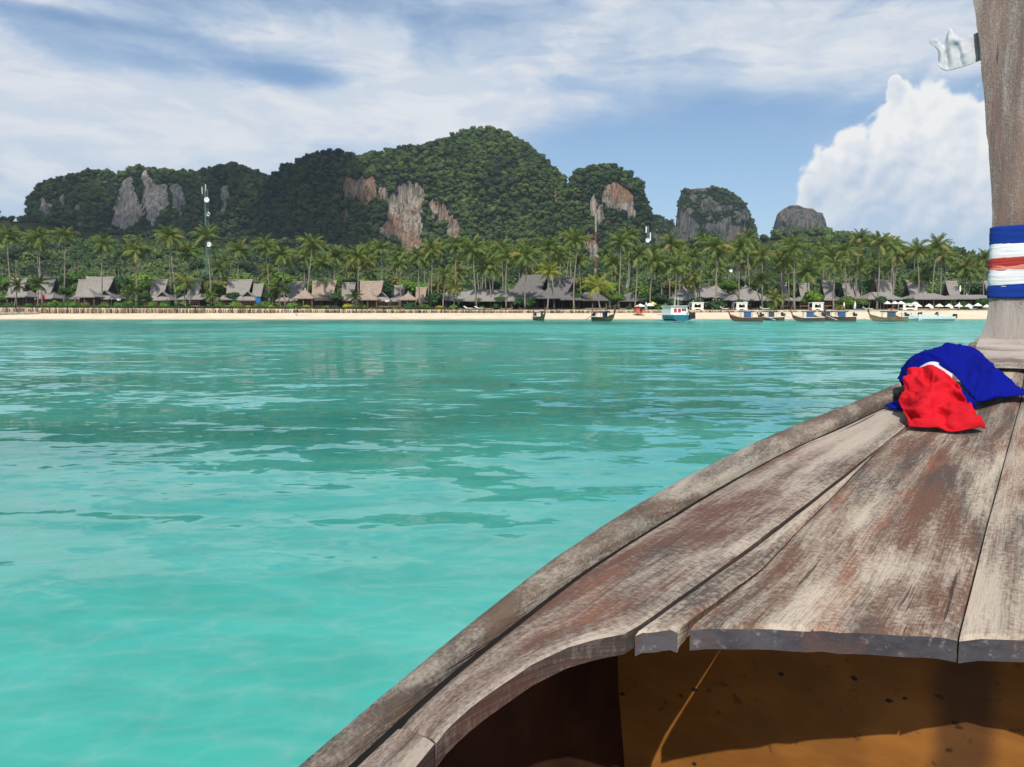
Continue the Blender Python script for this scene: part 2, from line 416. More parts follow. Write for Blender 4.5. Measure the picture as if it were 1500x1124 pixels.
def mat_rock(name, dark, pale, rust, rustamt, greenamt=.4):
    g = material(name); c = g.coord()
    x, y, z = g.sep(c)
    st = g.noise(g.scale(c, (.30, .30, .028)), 1.0, 6, .66, .5)
    cr = g.noise(g.scale(c, (.55, .55, .07)), 1.0, 5, .68)
    big = g.noise(c, .045, 4, .6, .5)
    cc = g.mix(g.ramp(st, .32, .62), dark, pale)
    cc = g.mix(g.m('MULTIPLY', g.ramp(big, .42, .62), rustamt), cc, rust)
    cc = g.mix(g.m('MULTIPLY', g.ramp(cr, .50, .66), .75), cc, tuple(.28 * v for v in dark))
    veg = g.ramp(g.noise(g.scale(c, (.16, .16, .10), (5, 3, 1)), 1.0, 6, .65), .50, .60)
    cc = g.mix(g.m('MULTIPLY', veg, greenamt), cc, (.022, .045, .016))
    at_ = g.n('ShaderNodeAttribute', attribute_name='rock')
    r = g.ramp(at_.outputs['Fac'], .35, .6)
    cc = g.mix(r, (.018, .034, .014), cc)
    h = g.m('ADD', g.m('ADD', st, cr), g.m('MULTIPLY', big, .8))
    g.out(g.bsdf(cc, .95, .1, g.bump(h, 1.0, 5.0)))
mat_rock('rock_grey', (.20, .185, .175), (.60, .54, .48), (.46, .32, .21), .35, .30)
mat_rock('rock_rust', (.19, .155, .13), (.56, .47, .38), (.42, .18, .085), .70, .45)
mat_rock('rock_far', (.075, .082, .085), (.20, .20, .19), (.34, .21, .13), .25, .75)

# ------------------------------------------------------------------ the setting: sea, seabed, beach, terrain
def structure(name, mb, mats, smooth=True, kind='structure'):
    return tag(mb.build(name, mats, None, smooth), kind=kind)

SHORE = 142.0
mb = MB(); mb.add([(-2500, -900, 0), (2500, -900, 0), (2500, 146.5, 0), (-2500, 146.5, 0)], [(0, 1, 2, 3)])
structure('sea', mb, MAT['sea_water'])
mb = MB()
prof = [(-900, -6), (-60, -3.2), (0, -2.3), (40, -1.9), (100, -1.2), (130, -.6), (SHORE + .3, -.01)]
mb.grid([[(x, y, z) for x in (-2500, -600, -200, 0, 200, 600, 2500)] for y, z in prof])
structure('seabed', mb, MAT['seabed_sand'])

WALL_Y = 154.0
def wall_top(x):
    u = U0 + FPX * x / WALL_Y
    return float(np.interp(u, [-300, 0, 300, 600, 900, 1200, 1500], [2.3, 2.25, 2.1, 1.88, 1.78, 1.70, 1.70]))
def wall_base(x):
    u = U0 + FPX * x / WALL_Y
    return float(np.interp(u, [0, 60, 600, 900, 1200, 1350], [.95, 1.15, 1.2, 1.25, 1.45, 1.62]))
def beach_z(x, y):
    t = (y - SHORE) / (WALL_Y - SHORE)
    return lerp(-.02, wall_base(x), t ** .85 if t > 0 else t) + .05 * fbm(x * .15, y * .3, 3.0, 3) * min(1, max(0, t * 3))
mb = MB()
xs = np.concatenate([np.linspace(-900, -130, 20), np.arange(-125, 126, 2.5), np.linspace(135, 900, 20)])
mb.grid([[(x, y + .5 * fbm(x * .03, 1.3, 0, 2) + .35 * math.sin(x * .045), beach_z(x, y)) for x in xs] for y in np.linspace(SHORE - .6, WALL_Y + .3, 14)])
structure('beach', mb, MAT['sand'])

HILL_V = [(-600, 330), (-200, 318), (0, 312), (60, 318), (150, 330), (260, 337), (400, 347), (520, 362), (600, 368), (700, 352), (800, 360), (870, 378), (940, 355), (1010, 352), (1100, 348), (1130, 340),
          (1165, 334), (1205, 340), (1230, 349), (1290, 356), (1340, 364), (1380, 378), (1410, 394), (1445, 404), (1500, 412), (1700, 430), (2100, 436)]
HILL_Y = 560.0
def ground_z(x, y):
    z0 = lerp(wall_top(x) - .06, 2.05, min(1, max(0, (y - WALL_Y) / 22)))
    u = U0 + FPX * x / HILL_Y
    zr = CAMZ + (VH - np.interp(u, [p[0] for p in HILL_V], [p[1] for p in HILL_V])) / FPX * HILL_Y - 4.5
    t = (y - 235) / (HILL_Y - 235)
    if t <= 0: return z0
    if t <= 1: h = lerp(.62 * t, t * t * (3 - 2 * t), .55)
    else: h = max(.25, 1 - .9 * (t - 1))
    n = fbm(x * .012, y * .012, 5.0, 4) * 7 * min(1, t * 2) * (1 if t < .85 else .35)
    return float(z0 + max(0, zr - z0) * h + n * (1 if zr > 18 else .3))
mb = MB()
xs = np.concatenate([np.linspace(-1800, -620, 10), np.arange(-600, 601, 9), np.linspace(620, 1800, 10)])
ys = np.concatenate([[WALL_Y + .05, 155, 158, 162, 168, 176, 190, 210, 235], np.arange(245, 760, 10), [800, 1000, 1500, 2600]])
mb.grid([[(x, y, ground_z(x, y)) for x in xs] for y in ys])
structure('terrain', mb, MAT['ground_earth'])
# sandy strip on the terrace behind the sea wall
mb = MB()
xs = np.arange(-12, 122, 3.0)
mb.grid([[(x, lerp(WALL_Y + .06, 154.6 + 6.5 * sstep((x + 12) / 30) + 4 * sstep((x - 55) / 20), t), ground_z(x, lerp(WALL_Y + .06, 154.6 + 6.5 * sstep((x + 12) / 30) + 4 * sstep((x - 55) / 20), t)) + .03) for x in xs] for t in np.linspace(0, 1, 8)])
structure('beach_terrace', mb, MAT['sand'])

# ------------------------------------------------------------------ mountains
def inside(poly, x, y):
    r = False; j = len(poly) - 1
    for i in range(len(poly)):
        xi, yi = poly[i]; xj, yj = poly[j]
        if (yi > y) != (yj > y) and x < (xj - xi) * (y - yi) / (yj - yi) + xi: r = not r
        j = i
    return r
FOREST = []                                           # (x, y, z, scale)
def mountain(name, sil, Yr, Yf, mat, rocks, prof=None, all_rock=False, canopy=3.6, density=1.0, csize=1.0, step=1.5, rib=3.0, label=None, cap_v=None):
    prof = prof or [(-.05, -.04), (0, 0), (.22, .14), (.45, .30), (.58, .44), (.66, .62), (.73, .78), (.84, .90), (.93, .965), (1, 1), (1.1, .985), (1.3, .86), (1.6, .55), (2.1, 0), (2.2, -.05)]
    us = np.array([p[0] for p in sil], float); vs = np.array([p[1] for p in sil], float)
    dp = np.array([p[0] for p in prof]); hp = np.array([p[1] for p in prof])
    x0, x1 = X(us[0], Yr), X(us[-1], Yr)
    nc = max(12, int((x1 - x0) / step)); rows = np.concatenate([np.linspace(-.05, .45, 12), np.linspace(.47, .9, 34), np.linspace(.92, 1.1, 10), np.linspace(1.2, 2.2, 7)])
    P = []; rock = []
    for d in rows:
        row = []
        for i in range(nc + 1):
            x = lerp(x0, x1, i / nc); u = U0 + FPX * x / Yr
            zr = CAMZ + (VH - np.interp(u, us, vs)) / FPX * Yr - canopy
            shift = .10 * fbm(x * .018, 7.1, Yr * .01, 3)
            h = float(np.interp(d + shift * (d < 1) * min(1, max(0, (1 - d) * 4)), dp, hp))
            z = max(zr, 2) * h
            ef = (2 * i / nc - 1); tap = max(.06, 1 - abs(ef) ** 2.6) ** .6
            Y = Yr + (Yr - Yf) * (d - 1) * tap
            if d < 1.05:
                k = max(0, min(1, (h - .2) * 4)) * (1 - max(0, min(1, (h - .93) * 14)))
                Y += k * rib * (3.6 * fbm(x * .030, z * .008, 1.7, 3) + 1.6 * fbm(x * .07, z * .014, 6.7, 2) + 1.1 * fbm(x * .16, z * .03, 4.2, 3) + .8 * (1 - 2 * abs(fbm(x * .09, z * .02, 9.2, 2))))
            z += 1.2 * fbm(x * .05, Y * .05, 2.0, 3) * (1 if d < .9 else .5)
            row.append((x, Y, z))
        P.append(row)
    mb = MB(); mb.grid(P); o = structure(name, mb, MAT[mat])
    if label: o['label'] = label
    att = []; cents = [(pl, (sum(q[0] for q in pl) / len(pl), sum(q[1] for q in pl) / len(pl))) for pl in rocks]
    for r, row in enumerate(P):
        for p in row:
            u, v = pix(p)
            uu = u + 5 * fbm(p[0] * .06, p[2] * .06, 3, 3); vv = v + 6 * fbm(p[0] * .06, p[2] * .06, 8, 3)
            k = any(inside(pl, cxy[0] + (uu - cxy[0]) / 1.13, cxy[1] + (vv - cxy[1]) / 1.13) for pl, cxy in cents) and rows[r] < 1.0
            if all_rock:
                k = rows[r] <= 1.12 and (fbm(p[0] * .035, p[2] * .05, 1, 4) > all_rock) and (cap_v is None or v < cap_v)
            att.append(1.0 if k else 0.0)
    a = o.data.attributes.new('rock', 'FLOAT', 'POINT'); a.data.foreach_set('value', att)
    A = np.array(att).reshape(len(P), nc + 1)
    # tree canopy on the soil
    PA = np.array(P)
    for r in range(len(P) - 1):
        if rows[r] > 1.12: break
        for i in range(nc):
            q = PA[r:r + 2, i:i + 2]
            e1 = q[0, 1] - q[0, 0]; e2 = q[1, 0] - q[0, 0]
            area = np.linalg.norm(np.cross(e1, e2)); rk = A[r:r + 2, i:i + 2].mean()
            nt = np.random.poisson(area / 4.6 * density * (1 - rk) ** 2 * (.04 if rk > .9 else 1))
            for _ in range(nt):
                s, t = np.random.rand(2); p = q[0, 0] + e1 * s + e2 * t
                FOREST.append((p[0], p[1] - .6, p[2] + .3, csize * (.24 + .90 * np.random.rand() ** 3.2) * (.6 if rk > .4 else 1)))
    return o

mountain('mountain_long_ridge', [(40, 330), (54, 306), (58, 292), (64, 277), (75, 270), (95, 264), (130, 254), (165, 252), (185, 258), (200, 250), (215, 245), (235, 251), (262, 252), (300, 255), (325, 245), (345, 242), (366, 247), (390, 256), (404, 262), (440, 275), (480, 310), (500, 350)],
         800, 690, 'rock_grey',
         [[(166, 330), (170, 295), (182, 268), (192, 262), (197, 285), (208, 300), (206, 322), (186, 331)], [(207, 262), (212, 255), (226, 270), (242, 275), (243, 300), (232, 318), (222, 330), (214, 310)],
          [(247, 272), (262, 272), (271, 295), (262, 318), (256, 308)], [(324, 275), (334, 272), (332, 300), (324, 312)], [(58, 310), (62, 292), (76, 300), (76, 315)], [(86, 302), (90, 285), (95, 288), (92, 304)], [(110, 308), (113, 296), (118, 300), (117, 312)]], rib=3.4)
mountain('mountain_green_peak', [(385, 330), (396, 275), (402, 260), (412, 254), (430, 243), (455, 233), (480, 226), (497, 223), (514, 229), (535, 231), (560, 225), (590, 220), (618, 217), (645, 210), (665, 201), (690, 193), (715, 192), (740, 198), (765, 213), (790, 228), (806, 244), (818, 256), (833, 272), (850, 300), (870, 340), (885, 370)],
         700, 590, 'rock_rust',
         [[(508, 262), (522, 264), (546, 266), (548, 284), (535, 296), (520, 292), (509, 288)], [(552, 272), (566, 276), (566, 296), (556, 290)], [(570, 296), (582, 280), (596, 270), (612, 274), (618, 290), (616, 330), (614, 358), (600, 372), (588, 372), (580, 350), (562, 344), (560, 334), (572, 318)],
          [(501, 308), (510, 304), (510, 326), (502, 326)], [(630, 296), (640, 300), (652, 310), (668, 322), (674, 342), (660, 345), (650, 330), (632, 318)], [(810, 282), (814, 280), (816, 294), (811, 292)], [(470, 325), (474, 322), (475, 336), (470, 338)]], rib=3.0)
mountain('mountain_dome', [(818, 340), (826, 290), (834, 264), (841, 252), (858, 246), (880, 242), (904, 246), (922, 256), (934, 270), (941, 284), (946, 302), (949, 322), (953, 350), (957, 380)],
         660, 600, 'rock_rust', [[(884, 292), (890, 274), (900, 270), (916, 280), (926, 292), (928, 312), (922, 322), (914, 312), (900, 304), (886, 304)], [(868, 316), (872, 306), (884, 304), (886, 318), (876, 328)], [(864, 300), (868, 288), (874, 296), (872, 316), (866, 312)],
                                [(855, 356), (866, 346), (876, 360), (878, 386), (870, 386), (862, 372)], [(926, 330), (931, 322), (932, 340), (927, 344)]], rib=2.6)
mountain('mountain_low_crag', [(938, 350), (948, 322), (956, 316), (966, 318), (972, 324), (980, 324), (987, 334), (1000, 345), (1010, 370)], 860, 800, 'rock_far', [], all_rock=-.25, density=.5, rib=1.8, canopy=1.0, csize=.7)
mountain('mountain_block', [(984, 400), (987, 345), (989, 312), (992, 288), (1000, 280), (1018, 277), (1040, 277), (1054, 279), (1066, 287), (1078, 294), (1088, 302), (1094, 315), (1100, 334), (1105, 352), (1112, 400)], 900, 845, 'rock_far', [], all_rock=.02, density=.75, rib=2.4, canopy=2.0, csize=.75,
         prof=[(-.05, -.04), (0, 0), (.2, .2), (.38, .36), (.5, .55), (.62, .78), (.75, .9), (.88, .97), (1, 1), (1.15, .99), (1.5, .9), (1.9, .5), (2.2, -.05)])
mountain('mountain_rock_cap', [(1120, 380), (1129, 342), (1131, 326), (1134, 314), (1142, 308), (1150, 304), (1162, 303), (1172, 307), (1184, 308), (1190, 313), (1198, 314), (1201, 325), (1203, 340), (1212, 380)], 1000, 960, 'rock_far', [], all_rock=-.6, density=.35, rib=2.2, canopy=.6, csize=.6,
         prof=[(-.05, -.04), (0, 0), (.2, .25), (.4, .62), (.55, .84), (.75, .93), (1, 1), (1.15, .99), (1.5, .9), (1.9, .5), (2.2, -.05)])

# the cloud added overhead, out of view, to keep the long ridge in shade
def shade_cloud():
    mb = MB(); rr = random.Random(2); P = []
    for i in range(44):
        a = rr.uniform(0, 6.28); d = math.sqrt(rr.random()); cx, cy = -345 + 200 * d * math.cos(a), 150 + 190 * d * math.sin(a); r = rr.uniform(38, 66)
        mb.lathe([(.5, -r * .22), (r * .8, -r * .18), (r, 0), (r * .85, r * .3), (r * .45, r * .55), (.5, r * .62)], (cx, cy, 700 + rr.uniform(-12, 12)), 14)
    mb.v = [(x + 16 * fbm(x * .02, y * .02, z * .02, 3), y + 16 * fbm(x * .02, y * .02, z * .02 + 9, 3), z + 8 * fbm(x * .03, y * .03, z * .03, 3)) for x, y, z in mb.v]
    g = material('cloud_white'); df = g.n('ShaderNodeBsdfDiffuse'); df.inputs[0].default_value = (.85, .85, .85, 1); tp = g.n('ShaderNodeBsdfTransparent')
    mx = g.n('ShaderNodeMixShader'); mx.inputs[0].default_value = .38; g.t.links.new(tp.outputs[0], mx.inputs[1]); g.t.links.new(df.outputs[0], mx.inputs[2]); g.out(mx.outputs[0])
    tag(mb.build('cloud', MAT['cloud_white'], None, True), 'low grey-white cloud drifting overhead, shading the long ridge', 'cloud')
shade_cloud()

# ------------------------------------------------------------------ forest canopy (one mass)
def leaf_quads(mb, pts, nrm, size, jitter=.6, rng=random, mi=0, aspect=.62):
    for p, n in zip(pts, nrm):
        n = Vector(n) + Vector((rng.uniform(-1, 1), rng.uniform(-1, 1), rng.uniform(-1, 1))) * jitter
        n.normalize()
        a = n.cross(Vector((rng.uniform(-1, 1), rng.uniform(-1, 1), rng.uniform(-1, 1)))).normalized(); b = n.cross(a)
        s = size * rng.uniform(.6, 1.25); p = Vector(p)
        mb.add([p - a * s, p - b * s * aspect, p + a * s, p + b * s * aspect], [(0, 1, 2, 3)], mi)
def blob_points(n, lobes, rng):
    out, nr = [], []
    tot = sum(l[3] ** 2 for l in lobes)
    for (cx, cy, cz, r, sq) in lobes:
        for _ in range(max(4, int(n * r * r / tot))):
            while True:
                d = Vector((rng.gauss(0, 1), rng.gauss(0, 1), rng.gauss(0, 1)))
                if d.length > .01: break
            d.normalize()
            if d.z < -.55 and rng.random() < .7: d.z = -d.z
            k = r * (rng.uniform(.80, 1.06) if rng.random() < .8 else rng.uniform(.35, .8))
            k *= 1 + .28 * fbm(d.x * 2.1 + cx, d.y * 2.1 + cy, d.z * 2.1 + r, 2)
            out.append((cx + d.x * k, cy + d.y * k, cz + d.z * k * sq)); nr.append(d)
    return out, nr
def crown_mesh(name, seed, lobes, n, size, mats, core=True):
    rng = random.Random(seed); mb = MB()
    p, nr = blob_points(n, lobes, rng); leaf_quads(mb, p, nr, size, .75, rng)
    if core:
        for (cx, cy, cz, r, sq) in lobes:
            prof = [(r * .78 * math.sin(math.pi * t / 6) + .01, -r * .74 * sq * math.cos(math.pi * t / 6)) for t in range(7)]
            mb.lathe(prof, (cx, cy, cz), 8)
    return mb.mesh(name, mats)
def rnd_lobes(seed, k, r, spread, sq=.8):
    rng = random.Random(seed); L = [(0, 0, r * .55, r * .85, sq)]
    for i in range(k):
        a = rng.uniform(0, 6.28); d = rng.uniform(.45, 1) * spread
        L.append((d * math.cos(a), d * math.sin(a), r * rng.uniform(.15, .95), r * rng.uniform(.42, .68), sq))
    return L

def build_forest():
    # lower slopes between the grove and the cliffs
    n = 0
    while n < 12500:
        y = 232 + (720 - 232) * np.random.rand() ** .8
        x = np.random.uniform(-.78, .78) * y * 1.02
        z = ground_z(x, y)
        FOREST.append((x, y, z + .8 if y < 300 else z, .62 + .85 * np.random.rand() ** 1.8)); n += 1
    for _ in range(1300):                                # the land beyond both sides of the frame
        y = np.random.uniform(165, 640); s = 1 if np.random.rand() < .5 else -1
        x = s * np.random.uniform(.78, 1.5) * y; FOREST.append((x, y, ground_z(x, y) + 1, np.random.uniform(1.0, 1.8)))
    srcs = []
    for i in range(5):
        me = crown_mesh('canopy_crown', 40 + i, rnd_lobes(60 + i, 4, 3.1, 2.2, .85), 210, .62, MAT['forest_leaf'])
        o = bpy.data.objects.new('canopy_crown', me); srcs.append(o)
    A = np.array(FOREST)
    me = bpy.data.meshes.new('forest'); me.from_pydata(A[:, :3].tolist(), [], [])
    a = me.attributes.new('sc', 'FLOAT', 'POINT'); a.data.foreach_set('value', A[:, 3].astype(float).tolist())
    o = link('forest', me); tag(o, 'dense dark green jungle canopy covering the hills and mountains', 'forest', kind='stuff')
    me.materials.append(MAT['forest_leaf'])
    ng = bpy.data.node_groups.new('canopy', 'GeometryNodeTree')
    ng.interface.new_socket('Geometry', in_out='INPUT', socket_type='NodeSocketGeometry')
    ng.interface.new_socket('Geometry', in_out='OUTPUT', socket_type='NodeSocketGeometry')
    N, L = ng.nodes, ng.links
    gi = N.new('NodeGroupInput'); go = N.new('NodeGroupOutput')
    m2p = N.new('GeometryNodeMeshToPoints'); L.new(gi.outputs[0], m2p.inputs[0])
    gti = N.new('GeometryNodeGeometryToInstance')
    for s in srcs:
        oi = N.new('GeometryNodeObjectInfo'); oi.inputs[0].default_value = s; oi.transform_space = 'ORIGINAL'
        L.new(oi.outputs['Geometry'], gti.inputs[0])
    iop = N.new('GeometryNodeInstanceOnPoints'); L.new(m2p.outputs[0], iop.inputs['Points']); L.new(gti.outputs[0], iop.inputs['Instance'])
    iop.inputs['Pick Instance'].default_value = True
    ri = N.new('FunctionNodeRandomValue'); ri.data_type = 'INT'; ri.inputs[4].default_value = 0; ri.inputs[5].default_value = 4
    L.new(ri.outputs[2], iop.inputs['Instance Index'])
    rv = N.new('FunctionNodeRandomValue'); rv.data_type = 'FLOAT_VECTOR'; rv.inputs[0].default_value = (-.15, -.15, 0); rv.inputs[1].default_value = (.15, .15, 6.28)
    L.new(rv.outputs[0], iop.inputs['Rotation'])
    na = N.new('GeometryNodeInputNamedAttribute'); na.data_type = 'FLOAT'; na.inputs[0].default_value = 'sc'
    L.new(na.outputs[0], iop.inputs['Scale'])
    L.new(iop.outputs[0], go.inputs[0])
    md = o.modifiers.new('canopy', 'NODES'); md.node_group = ng
build_forest()

# ------------------------------------------------------------------ coconut palms
def frond_mesh(name, L, lift, droop, mats, seed, nl=17):
    rng = random.Random(seed); mb = MB(); pts = []
    a = lift; p = Vector((0, 0, 0)); n = 11
    for i in range(n):
        pts.append(p.copy()); p = p + Vector((math.cos(a), 0, math.sin(a))) * (L / (n - 1)); a -= droop / (n - 1) * (.5 + 1.2 * i / n)
    mb.tube(pts, [.05 * (1 - .85 * i / (n - 1)) for i in range(n)], 3, False)
    for k in range(nl):
        t = .10 + .90 * k / (nl - 1); f = t * (n - 1); i = min(int(f), n - 2); q = pts[i].lerp(pts[i + 1], f - i)
        d = (pts[i + 1] - pts[i]).normalized(); up = Vector((-d.z, 0, d.x))
        ll = L * .24 * math.sin(math.pi * (.12 + .80 * t)) + .12
        for s in (-1, 1):
            e = (d * rng.uniform(.45, .75) + Vector((0, s, 0)) * rng.uniform(.65, .9) - up * rng.uniform(.25, .75)).normalized()
            tip = q + e * ll * rng.uniform(.85, 1.1) - Vector((0, 0, .16 * ll)); mid = q + e * ll * .5 + up * .02
            w = d * (.055 + .03 * ll)
            mb.add([q - w, q + w, mid + w * .9, tip, mid - w * .9], [(0, 1, 2, 3, 4)])
    return mb.mesh(name, mats)
FROND = {}
for key in ('palm_leaf', 'palm_leaf_young', 'palm_leaf_dark'):
    FROND[key] = [frond_mesh('frond', 3.3, 1.30, 1.1, MAT[key], 1), frond_mesh('frond', 3.8, .85, 1.5, MAT[key], 2), frond_mesh('frond', 3.8, .30, 1.5, MAT[key], 3), frond_mesh('frond', 3.3, -.35, 1.0, MAT[key], 4)]
def heart_mesh():
    mb = MB(); mb.lathe([(.02, -.55), (.16, -.45), (.2, -.1), (.16, .25), (.02, .6)], n=7)
    rng = random.Random(3)
    for k in range(8):
        a = k * .8 + rng.uniform(-.2, .2); r = .30
        mb.lathe([(.01, -.16), (.12, -.08), (.13, .05), (.01, .16)], (r * math.cos(a), r * math.sin(a), -.35 + rng.uniform(-.15, .1)), 6)
    return mb.mesh('crown', MAT['coconut'], True)
HEART = heart_mesh()
def frond_set(rng, n):
    out = []
    for k in range(n):
        t = k / (n - 1); kind = 0 if t < .22 else 1 if t < .55 else 2 if t < .82 else 3
        out.append((kind, k * 2.39996 + rng.uniform(-.2, .2), rng.uniform(-.22, .22), rng.uniform(.85, 1.1)))
    return out
def joined_crown(name, key, seed, n=22):
    rng = random.Random(seed); mb = MB()
    for (kind, rz, ry, s) in frond_set(rng, n):
        me = FROND[key][kind]; M = Matrix.Rotation(rz, 4, 'Z') @ Matrix.Rotation(ry, 4, 'Y') @ Matrix.Scale(s, 4)
        mb.add([M @ v.co for v in me.vertices], [tuple(p.vertices) for p in me.polygons])
    return mb.mesh(name, MAT[key])
JOINED = [joined_crown('crown', 'palm_leaf', 50 + i) for i in range(5)]
def palm(u, vc, Y, label, group, full=True, key='palm_leaf', size=1.0, lean=None, rng=random, name='coconut_palm', ub=None, n=22):
    c = at(u, vc, Y); x0 = c[0] if ub is None else X(ub, Y)
    if ub is None: x0 += rng.uniform(-1.0, 1.0) * (.2 + .009 * (VH - vc))
    gz = ground_z(x0, Y)
    t = thing(name, label, 'palm tree', (x0, Y, gz - .1), 0, group)
    h = c[2] - gz + .1; dx = c[0] - x0; dy = rng.uniform(-.8, .8)
    path = []; nseg = 7
    for i in range(nseg + 1):
        s = i / nseg; path.append((dx * (s ** 1.5) + .12 * math.sin(s * 5 + u), dy * s ** 1.4, h * s))
    path[-1] = (dx, dy, h)
    r0 = .165 if h > 6 else .14
    MB().tube(path, [r0 * (1.45 if i == 0 else 1.0 - .42 * i / nseg) for i in range(nseg + 1)], 7).build('trunk', MAT['trunk_bark'], t, True)
    if full:
        cr = link('crown', HEART, t, (dx, dy, h), (0, 0, rng.uniform(0, 6)))
        for (kind, rz, ry, s) in frond_set(rng, n):
            fo = link('frond', FROND[key][kind], cr, (0, 0, .1), (0, ry, 0), s * size)
            fo.rotation_euler = (Matrix.Rotation(rz, 3, 'Z') @ Matrix.Rotation(ry, 3, 'Y')).to_euler()
    else:
        link('crown', rng.choice(JOINED), t, (dx, dy, h), (rng.uniform(-.1, .1), rng.uniform(-.1, .1), rng.uniform(0, 6.28)), size * rng.uniform(.85, 1.05))
    return t

PALMS_FRONT = [(8, 347, 172), (53, 350, 170), (93, 347, 174), (152, 360, 166), (200, 368, 172), (247, 347, 172), (277, 372, 178), (300, 347, 168), (349, 368, 176), (388, 361, 180), (411, 375, 176), (456, 360, 166),
               (446, 378, 186), (473, 388, 178), (491, 378, 184), (524, 377, 178), (557, 366, 186), (585, 388, 182), (612, 377, 176), (632, 367, 168), (668, 361, 172), (693, 367, 162), (716, 392, 164), (743, 377, 160), (770, 377, 160), (734, 368, 176),
               (805, 364, 166), (820, 376, 172), (845, 354, 160), (833, 349, 178), (909, 357, 164), (921, 349, 176), (936, 375, 164), (957, 385, 162), (983, 359, 172), (991, 393, 160), (1015, 380, 164), (1033, 356, 170), (1049, 365, 162),
               (1083, 364, 166), (1095, 352, 176), (1117, 377, 164), (1146, 385, 166), (1165, 364, 160), (1183, 401, 170), (1222, 388, 162), (1239, 369, 170), (1258, 353, 176), (1287, 357, 162), (1306, 362, 168), (1313, 377, 176), (1343, 369, 168), (1371, 362, 170), (1383, 376, 178), (1412, 393, 182), (1440, 382, 172)]
GROVE = [(57, 353, 178), (251, 350, 180), (414, 378, 184), (509, 379, 190), (532, 378, 192), (538, 386, 186), (627, 380, 190), (697, 373, 184), (707, 364, 182), (760, 378, 186), (781, 366, 190), (897, 385, 180), (967, 391, 176), (999, 375, 184), (1052, 376, 190),
         (1157, 385, 178), (1168, 380, 186), (1218, 377, 184), (1246, 375, 192), (1261, 393, 176), (1423, 401, 192), (1354, 404, 184)]
rg = random.Random(21)
for i in range(64):
    u = rg.uniform(560, 1450) if i < 54 else rg.uniform(300, 600)
    GROVE.append((u, rg.uniform(366, 402), rg.uniform(190, 245)))
FRONT_SHORT = [(56, 417, 158, 'palm_leaf_dark', .75, 'short dark young palm spreading in front of the second bungalow roof'), (24, 420, 160, 'palm_leaf_dark', .65, 'small dark palm at the very start of the hedge, before the first bungalow'),
               (196, 430, 160, 'palm_leaf_dark', .75, 'bushy dark palm low beside the hedge, between the third and fourth bungalows'), (272, 416, 158, 'palm_leaf', .95, 'broad young palm hiding the fourth bungalow, its fronds fanned wide'),
               (311, 436, 160, 'palm_leaf', .6, 'low yellowish palm beside the stout tall palm trunk near the mast'), (410, 424, 160, 'palm_leaf_dark', .8, 'dark young palm beside the bungalow with the blue towel'),
               (518, 436, 158, 'palm_leaf_dark', .65, 'small dark palm before the eighth bungalow'), (651, 404, 164, 'palm_leaf', .85, 'palm with hanging brown fronds before the long low restaurant roof'),
               (665, 423, 160, 'palm_leaf', .7, 'short palm leaning over the corner of the long restaurant roof'), (804, 400, 157, 'palm_leaf_young', .85, 'yellow-green palm standing straight before the great hall roof'),
               (875, 421, 157, 'palm_leaf_young', 1.05, 'young yellow-green palm on the sand behind the longtail with blue canopy'), (1017, 407, 162, 'palm_leaf', .85, 'palm with drooping brown skirt between the two hip roofed pavilions'),
               (1114, 413, 160, 'palm_leaf_dark', .9, 'leaning dark palm at the end of the largest hip roofed pavilion'), (1135, 437, 158, 'palm_leaf', .7, 'low young palm on the sand next to the leaning dark palm'), (1342, 412, 176, 'palm_leaf', .6, 'small palm crown just over the fifth tall roof')]

# ------------------------------------------------------------------ broadleaf trees, shrubs, hedge
TREE_MESH = {}
for key in ('leaf_mid', 'leaf_dark', 'leaf_bright', 'leaf_olive'):
    TREE_MESH[key] = [crown_mesh('crown', 100 + i, rnd_lobes(200 + i, 6, 2.0, 1.75, .8), 900, .27, MAT[key]) for i in range(3)]
SHRUB_MESH = {k: [crown_mesh('foliage', 300 + i, rnd_lobes(310 + i, 4, .8, .7, .9), 380, .13, MAT[k]) for i in range(2)] for k in ('leaf_mid', 'leaf_dark', 'leaf_bright', 'leaf_yellow', 'leaf_olive')}
def trunk_mesh():
    mb = MB(); mb.tube([(0, 0, 0), (.04, .02, .5), (0, 0, 1.0)], [.085, .06, .045], 7)
    for k in range(4):
        a = k * 1.7; mb.tube([(0, 0, .75), (.25 * math.cos(a), .25 * math.sin(a), 1.1), (.45 * math.cos(a), .45 * math.sin(a), 1.5)], [.04, .028, .012], 5)
    return mb.mesh('trunk', MAT['trunk_bark'], True)
TRUNK = trunk_mesh()
def tree(u, vtop, Y, width_px, label, key='leaf_mid', group=None, name='broadleaf_tree', cat='tree', squash=.85):
    x = X(u, Y); gz = ground_z(x, Y); top = at(u, vtop, Y)[2]
    r = width_px / FPX * Y / 2; h = max(top - gz, .8)
    s = r / 2.9; ch = 3.6 * s * squash
    t = thing(name, label, cat, (x, Y, gz - .1), random.uniform(0, 6.28), group)
    cz = max(h - ch, .05 * h)
    link('trunk', TRUNK, t, None, None, (max(.6, s * 1.6), max(.6, s * 1.6), max(.5, cz + .35 * ch)))
    link('crown', random.choice(TREE_MESH[key]), t, (0, 0, cz + .1), (0, 0, random.uniform(0, 6.28)), (s, s, s * squash * min(1.25, max(.7, (h - cz) / max(ch, .1)))))
    return t
def shrub(u, v, Y, width_px, label, key='leaf_mid', group=None, name='shrub', squash=1.0):
    x = X(u, Y); gz = ground_z(x, Y); s = width_px / FPX * Y / 2 / 1.25
    o = link(name, random.choice(SHRUB_MESH[key]), None, (x, Y, gz - .05), (0, 0, random.uniform(0, 6.28)), (s, s, s * squash))
    return tag(o, label, 'shrub', group)

